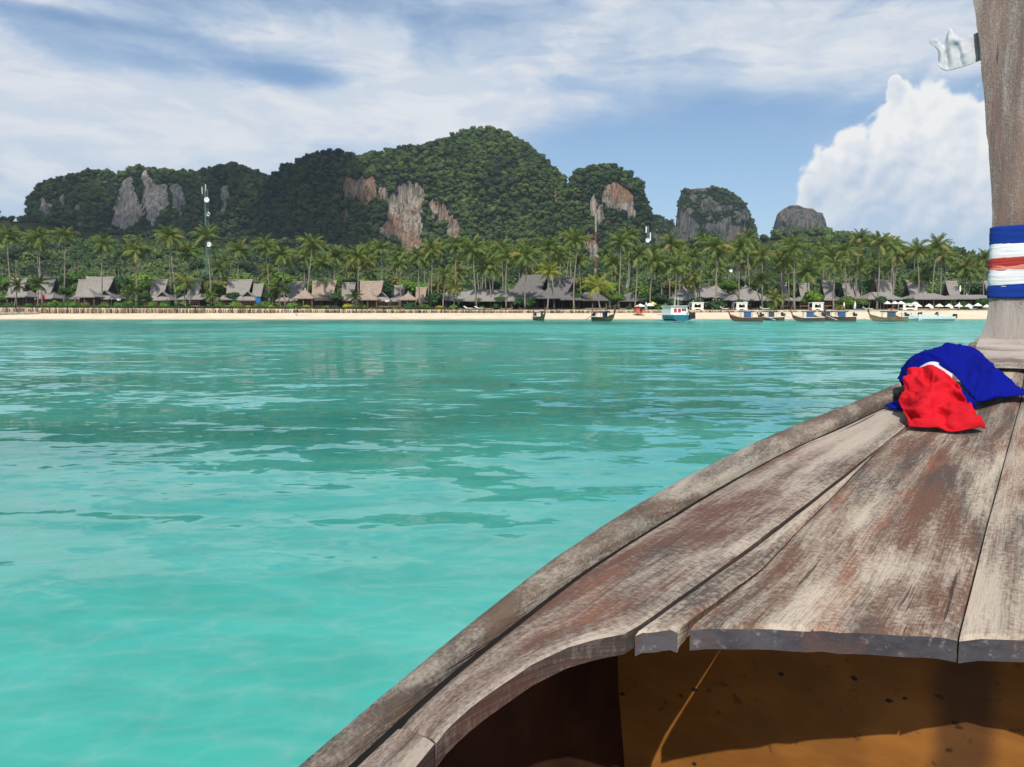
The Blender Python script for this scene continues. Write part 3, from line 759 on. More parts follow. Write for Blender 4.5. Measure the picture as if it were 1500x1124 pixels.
# ------------------------------------------------------------------ thatched buildings
def slab_roof(mb, a, b, c, d, th=.22, mi=0):
    """a-b eave, d-c ridge: one thick roof slope"""
    a, b, c, d = map(Vector, (a, b, c, d)); n = (b - a).cross(d - a).normalized() * th
    mb.add([a, b, c, d, a - n, b - n, c - n, d - n], [(0, 1, 2, 3), (7, 6, 5, 4), (0, 4, 5, 1), (1, 5, 6, 2), (2, 6, 7, 3), (3, 7, 4, 0)], mi)
def gable_roof(parent, name, cx, cy, zr, ze, rw, ew, dep, mat, flare=True):
    """ridge along x of half length rw, eaves half length ew, half depth dep"""
    mb = MB()
    for s in (-1, 1):
        P = []
        for k, t in enumerate((0, .5, 1)):
            z = lerp(ze, zr, t ** 1.15); w = lerp(ew, rw, t); y = s * dep * (1 - t)
            P.append([(cx + f * w, cy + y, z + (.10 * abs(f) ** 3 if t == 1 else 0)) for f in np.linspace(-1, 1, 7)])
        mb.grid(P, 0, s > 0)
        Q = [[(p[0], p[1], p[2] - .22) for p in row] for row in P]; mb.grid(Q, 0, s < 0)
        mb.grid([P[0], Q[0]], 0, s < 0); mb.grid([[r[0] for r in P], [r[0] for r in Q]], 0); mb.grid([[r[-1] for r in P], [r[-1] for r in Q]], 0)
    o = mb.build(name, MAT[mat], parent)
    MB().tube([(cx - rw - .05, cy, zr + .12), (cx, cy, zr + .04), (cx + rw + .05, cy, zr + .12)], .13, 6).build('ridge_cap', MAT['ridge_cap'], o)
    for s in (-1, 1):
        w0, w1 = ew - .35, rw - .35
        MB().add([(cx + s * w0, cy - dep * .86, ze - .1), (cx + s * w0, cy + dep * .86, ze - .1), (cx + s * w1, cy, zr - .45)], [(0, 1, 2)]).add([(cx + s * (w0 - .08), cy - dep * .86, ze - .1), (cx + s * (w0 - .08), cy + dep * .86, ze - .1), (cx + s * (w1 - .08), cy, zr - .45)], [(0, 2, 1)]).build('gable', MAT['dark_timber'], o)
    return o
def hip_roof(parent, name, cx, cy, ze, za, hx, hy, mat, ridge=0.0, rings=4, sag=.12):
    mb = MB(); P = []
    for k in range(rings + 1):
        t = k / rings; z = lerp(ze, za, t ** (1 + sag)); wx = lerp(hx, ridge + .04, t); wy = lerp(hy, .04, t)
        P.append([(cx + sx * wx, cy + sy * wy, z) for sx, sy in ((-1, -1), (0, -1), (1, -1), (1, 0), (1, 1), (0, 1), (-1, 1), (-1, 0), (-1, -1))])
    Q = [[(p[0], p[1], p[2] - .2) for p in P[0]]]
    mb.grid(P); mb.grid([Q[0], P[0]])
    mb.add([(p[0] * 1.0, p[1], p[2]) for p in Q[0][:-1]], [tuple(range(8))[::-1]])
    o = mb.build(name, MAT[mat], parent)
    return o
def walls(parent, cx, cy, z0, z1, hx, hy, mat, openings=((-.45, .5, 'window'), (.35, .6, 'door'))):
    mb = MB(); mb.box((cx, cy, (z0 + z1) / 2), (2 * hx, 2 * hy, z1 - z0)); w = mb.build('wall', MAT[mat], parent)
    for (f, wd, kind) in openings:
        ww = wd * hx; x = cx + f * hx; y = cy - hy
        zb, zt = (z0 + .05, z0 + 2.1) if kind == 'door' else (z0 + .8, z0 + 2.0)
        zt = min(zt, z1 - .1)
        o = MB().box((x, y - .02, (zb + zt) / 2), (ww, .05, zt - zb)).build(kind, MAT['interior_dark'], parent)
        fr = MB()
        for sx in (-1, 1): fr.box((x + sx * ww / 2, y - .06, (zb + zt) / 2), (.1, .1, zt - zb + .2))
        fr.box((x, y - .06, zt + .05), (ww - .1, .1, .1))
        fr.box((x, y - .065, (zb + zt) / 2), (.05, .08, zt - zb - .02))
        fr.build('frame', MAT['tan_timber'], o)
    return w
def posts(parent, pts, z0, z1, r=.09, mat='post_timber'):
    for p in pts: MB().tube([(p[0], p[1], z0), (p[0], p[1], z1)], [r, r * .9], 7).build('post', MAT[mat], parent)
def deck(parent, cx, cy, z, hx, hy, mat='tan_timber', rail=True, gz=0.0):
    d = MB().box((cx, cy, z - .08), (2 * hx, 2 * hy, .16)).build('deck', MAT[mat], parent)
    posts(parent, [(cx + sx * (hx - .15), cy + sy * (hy - .15)) for sx in (-1, 1) for sy in (-1, 1)], gz - .1, z - .16, .1)
    if rail:
        mb = MB(); y = cy - hy + .06
        mb.box((cx, y, z + .9), (2 * hx, .08, .08)); mb.box((cx, y, z + .5), (2 * hx - .1, .05, .05))
        n = max(3, int(hx * 2 / .45))
        for k in range(n + 1): mb.box((cx - hx + .05 + (2 * hx - .1) * k / n, y, z + .43), (.06, .055, .86))
        mb.build('railing', MAT['red_timber'], parent)
    return d

def bungalow(u0, u1, vr, Y, label, roofmat='thatch_grey', wallmat='red_timber', porch=1, annex=None, skirt=True, group='thatched bungalows along the hedge', tall=False, skirt_v=None):
    """tall saddle roof whose ridge spans pixel columns u0-u1, skirt roof below, porch to one side"""
    uc = (u0 + u1) / 2; x = X(uc, Y); gz = ground_z(x, Y)
    t = thing('thatched_bungalow', label, 'bungalow', (x, Y, gz), 0, group)
    rw = (u1 - u0) / FPX * Y / 2; zr = at(uc, vr, Y)[2] - gz; H = zr
    ze = H * (.50 if not tall else .42); ew = rw * (.86 if not tall else .94)
    fl = .75
    gable_roof(t, 'main_roof', 0, 0, zr, ze, rw, ew, max(2.2, rw * .95), roofmat)
    sk = max(2.6, rw * 1.1)
    zs = H * .33
    if skirt: hip_roof(t, 'skirt_roof', 0, -.6, zs, ze + .55, ew + 1.6, sk + 1.0, roofmat, ridge=ew * .75)
    walls(t, 0, -.1, fl, zs + .35, ew + .5, sk * .8, wallmat)
    deck(t, 0, -sk * .8 - .6, fl, ew + .9, 1.3, 'tan_timber', True, 0)
    posts(t, [(s * (ew + .7), -sk - .9) for s in (-1, 1)] + [(0, -sk - .9)], fl, zs + .05)
    if porch:
        px = porch * (ew + .6)
        pr = hip_roof(t, 'porch_roof', px, -sk - .4, zs - .15, zs + 1.35, 1.9, 1.7, 'thatch_grey', ridge=.5)
        MB().add([(px - .75, -sk - 1.25, zs + .62), (px + .75, -sk - 1.25, zs + .62), (px, -sk - 1.05, zs + 1.45)], [(0, 1, 2)]).add([(px - .75, -sk - 1.17, zs + .62), (px + .75, -sk - 1.17, zs + .62), (px, -sk - .97, zs + 1.45)], [(2, 1, 0)]).build('dormer_vent', MAT['interior_dark'], pr)
        mb = MB(); slab_roof(mb, (px - 1.1, -sk - 1.55, zs + .55), (px - .8, -sk - .3, zs + .75), (px, -sk - .2, zs + 1.62), (px, -sk - 1.45, zs + 1.58), .08)
        slab_roof(mb, (px + .8, -sk - .3, zs + .75), (px + 1.1, -sk - 1.55, zs + .55), (px, -sk - 1.45, zs + 1.58), (px, -sk - .2, zs + 1.62), .08); mb.build('dormer_roof', MAT['thatch_grey'], pr)
        walls(t, px, -sk + .2, fl - .1, zs + .0, 1.35, .7, 'dark_timber', ((-.2, .9, 'door'),))
        posts(t, [(px + s * 1.55, -sk - 1.75) for s in (-1, 1)], .05, zs - .1)
        deck(t, px, -sk - 1.2, fl - .15, 1.75, .85, 'tan_timber', True, 0)
    if annex:
        ax0, ax1, av = annex; xa = X((ax0 + ax1) / 2, Y) - x; ra = (ax1 - ax0) / FPX * Y / 2; za = at(uc, av, Y)[2] - gz
        gable_roof(t, 'annex_roof', xa, .5, za, ze * .9, ra, ra * .9, max(1.8, ra), roofmat)
        walls(t, xa, .5, fl - .05, ze * .9 + .2, ra * .8, max(1.4, ra * .8), 'dark_timber', ((0, .6, 'window'),))
    return t
def gazebo(u, va, ve, wpx, Y, label, mat='thatch_grey', group='hip roofed garden gazebos', ridge=0.0, wallmat='red_timber', walled=True, name='garden_gazebo', cat='gazebo'):
    x = X(u, Y); gz = ground_z(x, Y); hw = wpx / FPX * Y / 2
    za = at(u, va, Y)[2] - gz; ze = at(u, ve, Y)[2] - gz
    t = thing(name, label, cat, (x, Y, gz), 0, group)
    hip_roof(t, 'roof', 0, 0, ze, za, hw, min(hw, 6) * .95, mat, ridge)
    MB().lathe([(.16, 0), (.2, .12), (.08, .3), (.02, .5)], (0, 0, za - .08), 8).build('finial', MAT['ridge_cap'], t)
    hy = min(hw, 6) * .95; n = max(2, int(hw / 1.7))
    posts(t, [(lerp(-hw * .84, hw * .84, k / n), -hy * .84) for k in range(n + 1)] + [(s * hw * .84, hy * .84) for s in (-1, 1)], .02, ze + .05, .1)
    MB().box((0, 0, .12), (hw * 1.7, hy * 1.7, .24)).build('floor_slab', MAT['tan_timber'], t)
    if walled:
        walls(t, 0, hy * .25, .24, ze + .1, hw * .72, hy * .5, wallmat, ((-.5, .4, 'window'), (.1, .35, 'door'), (.62, .35, 'window')))
    else:
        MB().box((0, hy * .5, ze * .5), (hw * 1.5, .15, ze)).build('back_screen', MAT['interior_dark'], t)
    return t

bungalow(22, 46, 409, 176, 'thatched bungalow partly hidden by a dark palm at the start of the hedge', porch=0, wallmat='tan_timber')
bungalow(64, 88, 407, 178, 'thatched bungalow with a plain grey saddle roof and a red towel on its rail', porch=-1, wallmat='tan_timber')
bungalow(131, 172, 407, 174, 'wide grey thatched bungalow behind the first pointed gazebo, dormer porch beside it', porch=1, wallmat='tan_timber', annex=(118, 130, 411))
bungalow(227, 250, 411, 178, 'low thatched bungalow between two dark bushes behind a fanned young palm', porch=1, wallmat='dark_timber')
bungalow(281, 300, 410, 182, 'thatched bungalow half covered by shrubs beside the green lattice mast', porch=0, wallmat='dark_timber')
bungalow(337, 373, 411, 176, 'grey thatched bungalow with a blue towel hanging on its raised porch', porch=1, annex=(373, 388, 417))
bungalow(428, 449, 414, 184, 'small steep thatched bungalow behind the gazebo with the palest roof', porch=-1)
bungalow(460, 495, 413, 180, 'rust brown thatched bungalow behind a dark round bush, dormer at its corner', 'thatch_brown', porch=-1)
bungalow(503, 523, 415, 188, 'small grey thatched bungalow between the two rust brown roofs', porch=0)
bungalow(529, 563, 413, 178, 'rust brown thatched bungalow with a pale deck and a parasol-white towel', 'thatch_brown', porch=1)
bungalow(579, 595, 419, 190, 'small grey thatched bungalow behind the gazebo beside the low trees', porch=0)
bungalow(610, 626, 422, 188, 'smallest rust brown thatched bungalow, low among bushes', 'thatch_brown', porch=0)
gazebo(134, 422, 435, 32, 164, 'pointed grey gazebo in front of the wide bungalow and its long ridge')
gazebo(36, 427, 435, 32, 166, 'flat grey gazebo under the dark palm by the first bungalow', ridge=1.2)
gazebo(449, 424, 437, 30, 164, 'pale thatched gazebo beside the thin tall palm trunk', 'thatch_brown')
gazebo(542, 425, 439, 30, 164, 'pale thatched gazebo in front of the wide rust brown roof', 'thatch_brown')
gazebo(599, 429, 439, 28, 168, 'pale thatched gazebo with dark walls standing alone near the trees', 'thatch_brown')
gazebo(655, 430, 440, 36, 170, 'low grey pavilion roof joined to the long restaurant', ridge=1.5, group=None, name='low_pavilion', cat='pavilion')
gazebo(712, 424, 441, 92, 168, 'long low restaurant with a grey thatched roof and dark open front', 'thatch_grey', None, 4.5, 'interior_dark', True, 'thatched_restaurant', 'restaurant')

def great_hall():
    Y = 176; u = 792; x = X(u, Y); gz = ground_z(x, Y)
    t = thing('great_hall', 'great hall with the largest dark thatched roof and a raked side gable', 'hall', (x, Y, gz))
    def L(u_, v_, dy=0):
        p = at(u_, v_, Y + dy); return Vector((p[0] - x, p[1] - Y, p[2] - gz))
    r0 = MB(); a, b, c, d = L(750, 426, -4), L(792, 426, -4), L(803, 402, 2), L(766, 403, 2)
    slab_roof(r0, a, b, c, d, .3); e, f = L(752, 426, 9), L(792, 426, 9); slab_roof(r0, f, e, d, c, .3); r0.build('main_roof', MAT['thatch_dark'], t)
    r1 = MB(); a, b, c, d = L(800, 432, -3.5), L(829, 432, -3.5), L(843, 407, 2), L(806, 407, 2); slab_roof(r1, a, b, c, d, .3)
    e, f = L(806, 432, 8), L(838, 432, 8); slab_roof(r1, f, e, d, c, .3); r1.build('side_roof', MAT['thatch_dark'], t)
    MB().add([L(830, 431, -3), L(845, 431, 7), L(842, 409, 2)], [(0, 1, 2)]).build('side_gable', MAT['dark_timber'], t)
    MB().add([L(790, 425, -3.6), L(800, 425, 3), L(802, 404, 2)], [(0, 1, 2)]).build('main_gable', MAT['dark_timber'], t)
    for (c_, va, ve, w, rdg, dy, nm) in ((770, 424, 437, 78, 3.5, -5.5, 'skirt_roof'), (812, 421, 437, 58, 1.0, -7, 'porch_roof'), (835, 427, 439, 30, .6, -8.5, 'corner_roof')):
        p = L(c_, ve, dy); q = L(c_, va, dy); hip_roof(t, nm, p.x, p.y, p.z, q.z, w / FPX * Y / 2, 4.2, 'thatch_dark', rdg)
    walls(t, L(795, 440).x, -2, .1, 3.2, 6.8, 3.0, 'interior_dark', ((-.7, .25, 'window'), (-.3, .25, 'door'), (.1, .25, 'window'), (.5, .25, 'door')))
    p0 = L(735, 440, -8).x; p1 = L(848, 440, -8).x
    posts(t, [(lerp(p0, p1, k / 9), -8.6) for k in range(10)], .02, 2.9, .11, 'post_timber')
    MB().box(((p0 + p1) / 2, -4, .1), (p1 - p0, 10.5, .2)).build('floor_slab', MAT['tan_timber'], t)
great_hall()
gazebo(866, 428, 440, 46, 172, 'dark thatched annex beside the great hall gable', 'thatch_dark', None, 1.5, 'interior_dark', True, 'hall_annex', 'annex')
gazebo(920, 427, 441, 36, 170, 'dark thatched bar with a white roof ornament near the cream parasols', 'thatch_dark', None, .3, 'interior_dark', True, 'beach_bar', 'bar')
gazebo(1000, 422, 440, 44, 172, 'grey hip roofed pavilion behind the white cabin boat', 'thatch_grey', 'large hip roofed pavilions', .2, 'interior_dark', True, 'hip_pavilion', 'pavilion')
gazebo(1037, 419, 436, 62, 178, 'grey hip roofed pavilion with two red dormers at its ridge', 'thatch_grey', 'large hip roofed pavilions', 1.6, 'interior_dark', True, 'hip_pavilion', 'pavilion')
gazebo(1090, 419, 440, 62, 170, 'largest open pavilion, a wide grey pyramid roof on timber posts', 'thatch_grey', 'large hip roofed pavilions', .1, 'dark_timber', True, 'hip_pavilion', 'pavilion')
TALL = [(1139, 1149, 415, 184, 'small tall roofed bungalow seen between palm trunks beside the big pavilion'), (1166, 1182, 416, 190, 'tall roofed bungalow mostly hidden behind the large green tree'), (1200, 1217, 413, 178, 'tall narrow grey roofed bungalow just past the large green tree'),
        (1229, 1253, 416, 178, 'pair ridged tall grey bungalow behind two round bushes'), (1277, 1301, 412, 174, 'tall grey bungalow with a dark red open gable'), (1323, 1350, 413, 176, 'tall grey bungalow with a broad sloping skirt roof behind the parasols'),
        (1380, 1397, 413, 178, 'narrow tall grey bungalow between two long skirt roofs'), (1436, 1458, 413, 176, 'tall grey bungalow beside the carved boat stem')]
for i, (a, b, v, Y, lab) in enumerate(TALL):
    t = bungalow(a, b, v, Y, lab, porch=0, wallmat='dark_timber', tall=True, group='tall roofed bungalows behind the parasols')
    if i == 4:
        gz = ground_z(X(1289, Y), Y)
        MB().add([(-2.4, -1.9, 3.0), (-2.2, 1.7, 3.0), (-1.75, 0, 6.9)], [(0, 1, 2)]).build('red_gable', MAT['red_timber'], t)
for (u, va, ve, w, Y, lab) in ((1352, 430, 438, 60, 166, 'long sloping skirt roof hall with a low front, below the tall roofs'), (1412, 432, 438, 90, 170, 'long flat grey hall roof linking the two last tall bungalows'), (1283, 428, 438, 50, 166, 'low grey lounge roof with a pale ridge behind the first parasols')):
    gazebo(u, va, ve, w, Y, lab, 'thatch_grey', 'low halls behind the parasols', w / FPX * Y * .22, 'interior_dark', True, 'low_hall', 'hall')

# towels on rails
def towel(u, v, Y, w, h, mat, lab):
    p = at(u, v, Y); mb = MB()
    mb.grid([[(x, .04 * math.sin(x * 9 + j) - .02 * j, z) for x in np.linspace(-w / 2, w / 2, 7)] for j, z in enumerate(np.linspace(-h / 2, h / 2, 5))])
    o = mb.build('towel', MAT[mat], None); o.location = p
    md = o.modifiers.new('thickness', 'SOLIDIFY'); md.thickness = .02
    tag(o, lab, 'towel')
towel(378, 440, 169.0, 1.0, 1.0, 'blue_cloth_far', 'bright blue towel hanging over the porch rail of a bungalow')
towel(63, 436, 170.5, .9, 1.0, 'red_cloth_far', 'red towel hung on a bungalow rail under the dark palm')
towel(567, 441, 170.8, .9, .45, 'white_paint', 'white towel on the deck of the wide rust brown bungalow')
towel(174, 439, 168.0, .8, .4, 'white_paint', 'white towel on the dormer porch of the wide grey bungalow')

# ------------------------------------------------------------------ plants in place
rp = random.Random(5)
LAND = [(0, 'the first bungalow'), (75, 'the red towel bungalow'), (150, 'the wide grey bungalow'), (240, 'the fanned young palm'), (300, 'the green mast'), (355, 'the blue towel bungalow'), (438, 'the small steep bungalow'), (478, 'the rust brown bungalow'), (545, 'the wide rust brown roof'),
        (615, 'the smallest rust brown roof'), (710, 'the long restaurant'), (790, 'the great hall'), (866, 'the hall annex'), (920, 'the dark bar'), (1000, 'the white cabin boat'), (1040, 'the red dormer pavilion'), (1090, 'the largest pavilion'), (1165, 'the large green tree'), (1215, 'the narrow tall roof'),
        (1289, 'the dark red gable'), (1340, 'the broad skirt roof'), (1390, 'the long skirt roofs'), (1450, 'the carved boat stem')]
PALMS_FRONT.sort()
for i, (u, v, Y) in enumerate(PALMS_FRONT):
    near = min(LAND, key=lambda l: abs(l[0] - u))
    hgt = 'very tall' if v < 358 else 'tall' if v < 370 else 'middling' if v < 384 else 'shorter'
    side = 'just left of' if u < near[0] - 8 else 'just right of' if u > near[0] + 8 else 'in line with'
    palm(u, v, Y, f'{hgt} coconut palm, {ordinal(i)} along the front row, {side} {near[1]}', 'coconut palms of the front row', True, 'palm_leaf', rp.uniform(.9, 1.05), rng=rp)
for (u, v, Y, key, s, lab) in FRONT_SHORT:
    palm(u, v, Y, lab, 'young palms near the sand', True, key, s, rng=rp, ub=u + rp.uniform(-3, 3), n=17)
for (u, v, Y) in GROVE:
    near = min(LAND, key=lambda l: abs(l[0] - u))
    palm(u, v, Y, f"{'higher' if v < 374 else 'middle-height' if v < 388 else 'lower'} coconut palm of the {'near' if Y < 195 else 'deeper'} grove, behind the front row, over {near[1]}", 'coconut palms of the grove', False, rng=rp, size=.98)

TREES = []
for i in range(30):                                   # back row behind the bungalows
    u = -30 + i * 23.5 + rp.uniform(-8, 8); TREES.append((u, rp.uniform(391, 406), rp.uniform(192, 225), rp.uniform(42, 62), rp.choice(['leaf_mid', 'leaf_bright', 'leaf_mid', 'leaf_olive', 'leaf_dark'])))
for i in range(34):
    u = 670 + i * 24 + rp.uniform(-8, 8); TREES.append((u, rp.uniform(398, 418), rp.uniform(195, 235), rp.uniform(40, 60), rp.choice(['leaf_dark', 'leaf_dark', 'leaf_mid', 'leaf_olive'])))
for (u, v, Y, w, k) in TREES:
    near = min(LAND, key=lambda l: abs(l[0] - u)); shade = {'leaf_mid': 'mid green', 'leaf_bright': 'bright green', 'leaf_olive': 'olive', 'leaf_dark': 'dark green'}[k]
    tree(u, v, Y, w, f"{'broad' if w > 50 else 'narrow'} {shade} broadleaf tree {'on the left of' if u < near[0] else 'on the right of'} {near[1]}, behind the roofs", k, 'broadleaf trees behind the roofs')
SINGLE = [(30, 398, 186, 40, 'leaf_mid', 'rounded green tree rising behind the first bungalow'), (98, 400, 180, 34, 'leaf_mid', 'green tree between the red towel bungalow and the wide bungalow'), (210, 402, 182, 46, 'leaf_mid', 'spreading green tree behind the gap after the wide bungalow'),
          (316, 410, 176, 38, 'leaf_mid', 'green tree at the foot of the lattice mast'), (96, 418, 164, 24, 'leaf_dark', 'dark frangipani bush before the red towel bungalow'), (216, 424, 164, 28, 'leaf_dark', 'dark frangipani between the wide bungalow and the young palm'),
          (344, 424, 166, 26, 'leaf_dark', 'dark round bush hiding the lower roof of the blue towel bungalow'), (394, 424, 166, 22, 'leaf_dark', 'dark bush right beside the blue towel porch'), (494, 424, 164, 30, 'leaf_dark', 'dark round frangipani before the rust brown bungalow'),
          (638, 424, 166, 36, 'leaf_dark', 'dark leafy tree ending the row of bungalows'), (700, 433, 163, 22, 'leaf_mid', 'small round green tree before the long restaurant'), (735, 430, 163, 24, 'leaf_dark', 'round dark tree at the restaurant corner'), (771, 428, 162, 40, 'leaf_dark', 'wide dark tree shading the great hall front'),
          (842, 424, 166, 28, 'leaf_dark', 'dark tree under the great hall side gable'), (893, 405, 170, 44, 'leaf_bright', 'bright green tree beside the young yellow palm'), (905, 424, 164, 30, 'leaf_mid', 'drooping green tree between annex and bar'), (985, 432, 163, 36, 'leaf_dark', 'dark bush left of the grey pavilion'),
          (1020, 430, 163, 34, 'leaf_dark', 'dark flowering bush under the red dormer pavilion'), (1050, 432, 162, 44, 'leaf_dark', 'wide dark flowering bush between the two white cabanas'), (1083, 434, 162, 28, 'leaf_dark', 'dark flowering bush before the largest pavilion'),
          (1065, 404, 182, 40, 'leaf_mid', 'green tree rising between two pavilions'), (1104, 400, 184, 40, 'leaf_mid', 'green tree behind the peak of the largest pavilion'), (1188, 418, 166, 46, 'leaf_bright', 'largest bright green tree, round, behind the last white cabana'), (1238, 427, 164, 40, 'leaf_mid', 'round green tree before the pair ridged bungalow'),
          (1262, 434, 162, 22, 'leaf_mid', 'lower green tree beside the pair ridged bungalow'), (1287, 430, 162, 24, 'leaf_dark', 'dark grey green bush below the red gable'), (1332, 432, 163, 28, 'leaf_dark', 'dark bush before the broad skirt roof'), (1386, 435, 164, 24, 'leaf_dark', 'dark bush below the narrow tall roof'),
          (1408, 437, 164, 26, 'leaf_dark', 'dark low bush in the middle of the long hall'), (1440, 432, 163, 30, 'leaf_dark', 'dark bush next to the carved boat stem'), (8, 425, 166, 34, 'leaf_mid', 'green tree at the edge of the picture before the first bungalow'), (940, 424, 178, 40, 'leaf_dark', 'dark tree behind the cream parasols'), (964, 425, 176, 34, 'leaf_dark', 'dark tree right of the cream parasols'),
          (1135, 425, 176, 34, 'leaf_olive', 'olive tree past the end of the largest pavilion')]
for (u, v, Y, w, k, lab) in SINGLE: tree(u, v, Y, w, lab, k, 'garden trees')
# white blossom on the frangipani bushes is part of a few of them
for o in [o for o in COL.objects if o.get('label', '').find('flowering') >= 0]:
    mb = MB(); rr = random.Random(len(o['label'])); p, nr = blob_points(46, [(0, 0, 1.2, 2.0, .8)], rr); leaf_quads(mb, p, nr, .14, .4, rr, 0, 1.0)
    mb.build('blossom', MAT['flower_white'], o)

SHRUBS = [(47, 448, 20, 'leaf_mid', 'low bright bush in front of the flat gazebo'), (75, 446, 26, 'leaf_bright', 'bright green bush before the red towel bungalow'), (110, 447, 24, 'leaf_bright', 'bright green bush left of the pointed gazebo'), (158, 447, 18, 'leaf_bright', 'small clipped bush right of the pointed gazebo'),
          (141, 444, 14, 'leaf_olive', 'yellowish bush at the gazebo corner'), (182, 447, 22, 'leaf_mid', 'green bush before the dormer porch'), (245, 447, 22, 'leaf_bright', 'lime bush left of the fanned palm'), (325, 444, 26, 'leaf_mid', 'dense green bush at the mast palm'), (355, 445, 20, 'leaf_olive', 'olive bush beside the blue towel steps'),
          (364, 449, 15, 'leaf_yellow', 'first clipped yellow bush from the mast'), (399, 448, 16, 'leaf_yellow', 'brightest round yellow bush near the dark young palm'), (427, 446, 26, 'leaf_bright', 'wide lime bush before the small steep bungalow'), (449, 449, 18, 'leaf_yellow', 'clipped yellow bush under the pale gazebo'), (478, 449, 16, 'leaf_bright', 'low lime bush before the rust brown bungalow'),
          (508, 446, 22, 'leaf_yellow', 'yellow bush beside the small dark palm'), (558, 449, 9, 'leaf_yellow', 'tiny yellow bush before the pale deck'), (579, 449, 13, 'leaf_yellow', 'round yellow bush right of the pale deck'), (620, 447, 24, 'leaf_mid', 'green bush between gazebo and restaurant trees'), (643, 449, 18, 'leaf_yellow', 'yellow bush at the end of the hedge'),
          (663, 447, 20, 'leaf_bright', 'bright grassy bush by the leaning short palm'), (535, 448, 14, 'leaf_bright', 'small lime bush before the wide rust brown gazebo'), (1130, 447, 20, 'leaf_mid', 'green bush on the sand near the last cabana'), (1230, 449, 22, 'leaf_olive', 'low olive bush by the folded parasols')]
for (u, v, w, k, lab) in SHRUBS: shrub(u, v, 156.6 + rp.uniform(0, 1.5), w, lab, k, 'garden shrubs along the hedge', squash=.85)
for i in range(46):
    u = rp.uniform(-30, 650); k = rp.choice(['leaf_mid', 'leaf_dark', 'leaf_bright', 'leaf_olive']); w = rp.uniform(14, 26); near = min(LAND, key=lambda l: abs(l[0] - u))
    shrub(u, 447, rp.uniform(160, 166), w, f"{'bigger' if w > 20 else 'small'} {dict(leaf_mid='green', leaf_dark='dark', leaf_bright='lime', leaf_olive='olive')[k]} garden shrub behind the hedge, {'left' if u < near[0] else 'right'} of {near[1]}", k, 'shrubs of the bungalow gardens', squash=rp.uniform(.8, 1.3))
for i in range(26):
    u = rp.uniform(660, 1480); k = rp.choice(['leaf_dark', 'leaf_dark', 'leaf_mid']); w = rp.uniform(14, 26); near = min(LAND, key=lambda l: abs(l[0] - u))
    shrub(u, 447, rp.uniform(163, 168), w, f"{'bigger' if w > 20 else 'small'} {dict(leaf_mid='green', leaf_dark='dark')[k]} shrub under the palms behind the terrace, {'left' if u < near[0] else 'right'} of {near[1]}", k, 'shrubs under the palms', squash=rp.uniform(.8, 1.2))
# clipped hedge along the wall
rr = random.Random(9); mb = MB(); x0, x1 = X(-60, 155.4), X(660, 155.4); pts = []; nr = []
for i in range(9000):
    x = rr.uniform(x0, x1); a = rr.uniform(-.2, math.pi + .2); top = .50 + .12 * fbm(x * .5, 0, 0, 3)
    pts.append((x, 155.4 - .32 * math.cos(a) * rr.uniform(.8, 1), ground_z(x, 155.4) + rr.uniform(.03, 1) ** .5 * top)); nr.append((0, -math.cos(a), math.sin(a)))
leaf_quads(mb, pts, nr, .10, .7, rr)
tag(mb.build('hedge', MAT['leaf_dark']), 'long low clipped green hedge along the top of the stake wall', 'hedge')

# ------------------------------------------------------------------ sea wall of driven stakes
rr = random.Random(4); xa, xb = X(-160, WALL_Y), X(1245, WALL_Y)
wall_t = thing('stake_sea_wall', 'long low sea wall of upright weathered stakes above the sand', 'sea wall', (0, 0, 0))
mbs = [MB(), MB(), MB()]; x = xa
while x < xb:
    w = rr.uniform(.16, .34); z1 = wall_top(x) + rr.uniform(-.10, .05); z0 = wall_base(x) - .35; ly = rr.uniform(-.06, .04); lx = rr.uniform(-.05, .05)
    m = mbs[0 if rr.random() < .5 else 1 if rr.random() < .7 else 2]
    m.tube([(x, WALL_Y - .12 + ly, z0), (x + lx, WALL_Y - .05 + ly, z1)], [w * .5, w * .45], 6)
    x += w * rr.uniform(.95, 1.25)
plain('stake_pale', (.46, .36, .26), .9, .1, .35, 1.2); plain('stake_dark', (.11, .075, .05), .9, .1, .35, 1.2)
for m, nm in zip(mbs, ('stake_timber', 'stake_pale', 'stake_dark')): tag(m.build('stakes', MAT[nm], wall_t, True), kind='stuff')
mb = MB(); n = 120
mb.grid([[(lerp(xa, xb, k / n), y, wall_top(lerp(xa, xb, k / n)) + dz) for k in range(n + 1)] for y, dz in ((WALL_Y - .02, -.25), (WALL_Y - .02, -.06), (WALL_Y + .12, -.02), (WALL_Y + .5, -.04))])
mb.build('cap', MAT['sand'], wall_t)
# boulders at the far end of the wall
for k in range(7):
    x = X(2 + k * 9, 153.4); mb = MB(); prof = [(.02, .55), (.45, .42), (.75, .1), (.7, -.3), (.02, -.5)]
    mb.lathe([(r * (1 + .2 * rr.uniform(-1, 1)), z) for r, z in prof], n=9)
    mb.v = [(a * (1 + .25 * fbm(a, b, c + k, 2)), b * (1 + .25 * fbm(a + 3, b, c, 2)), c * (1 + .3 * fbm(a, b + 4, c, 2))) for a, b, c in mb.v]
    o = mb.build('boulder', MAT['rock_grey_stone'], None, True); o.location = (x, 153.0 - .3 * (k % 2), beach_z(x, 153.0) + .12); o.scale = (1.0, .8, .8)
    tag(o, f'{ordinal(k)} brown boulder from the frame edge at the foot of the stake wall', 'boulder', 'boulders below the wall')

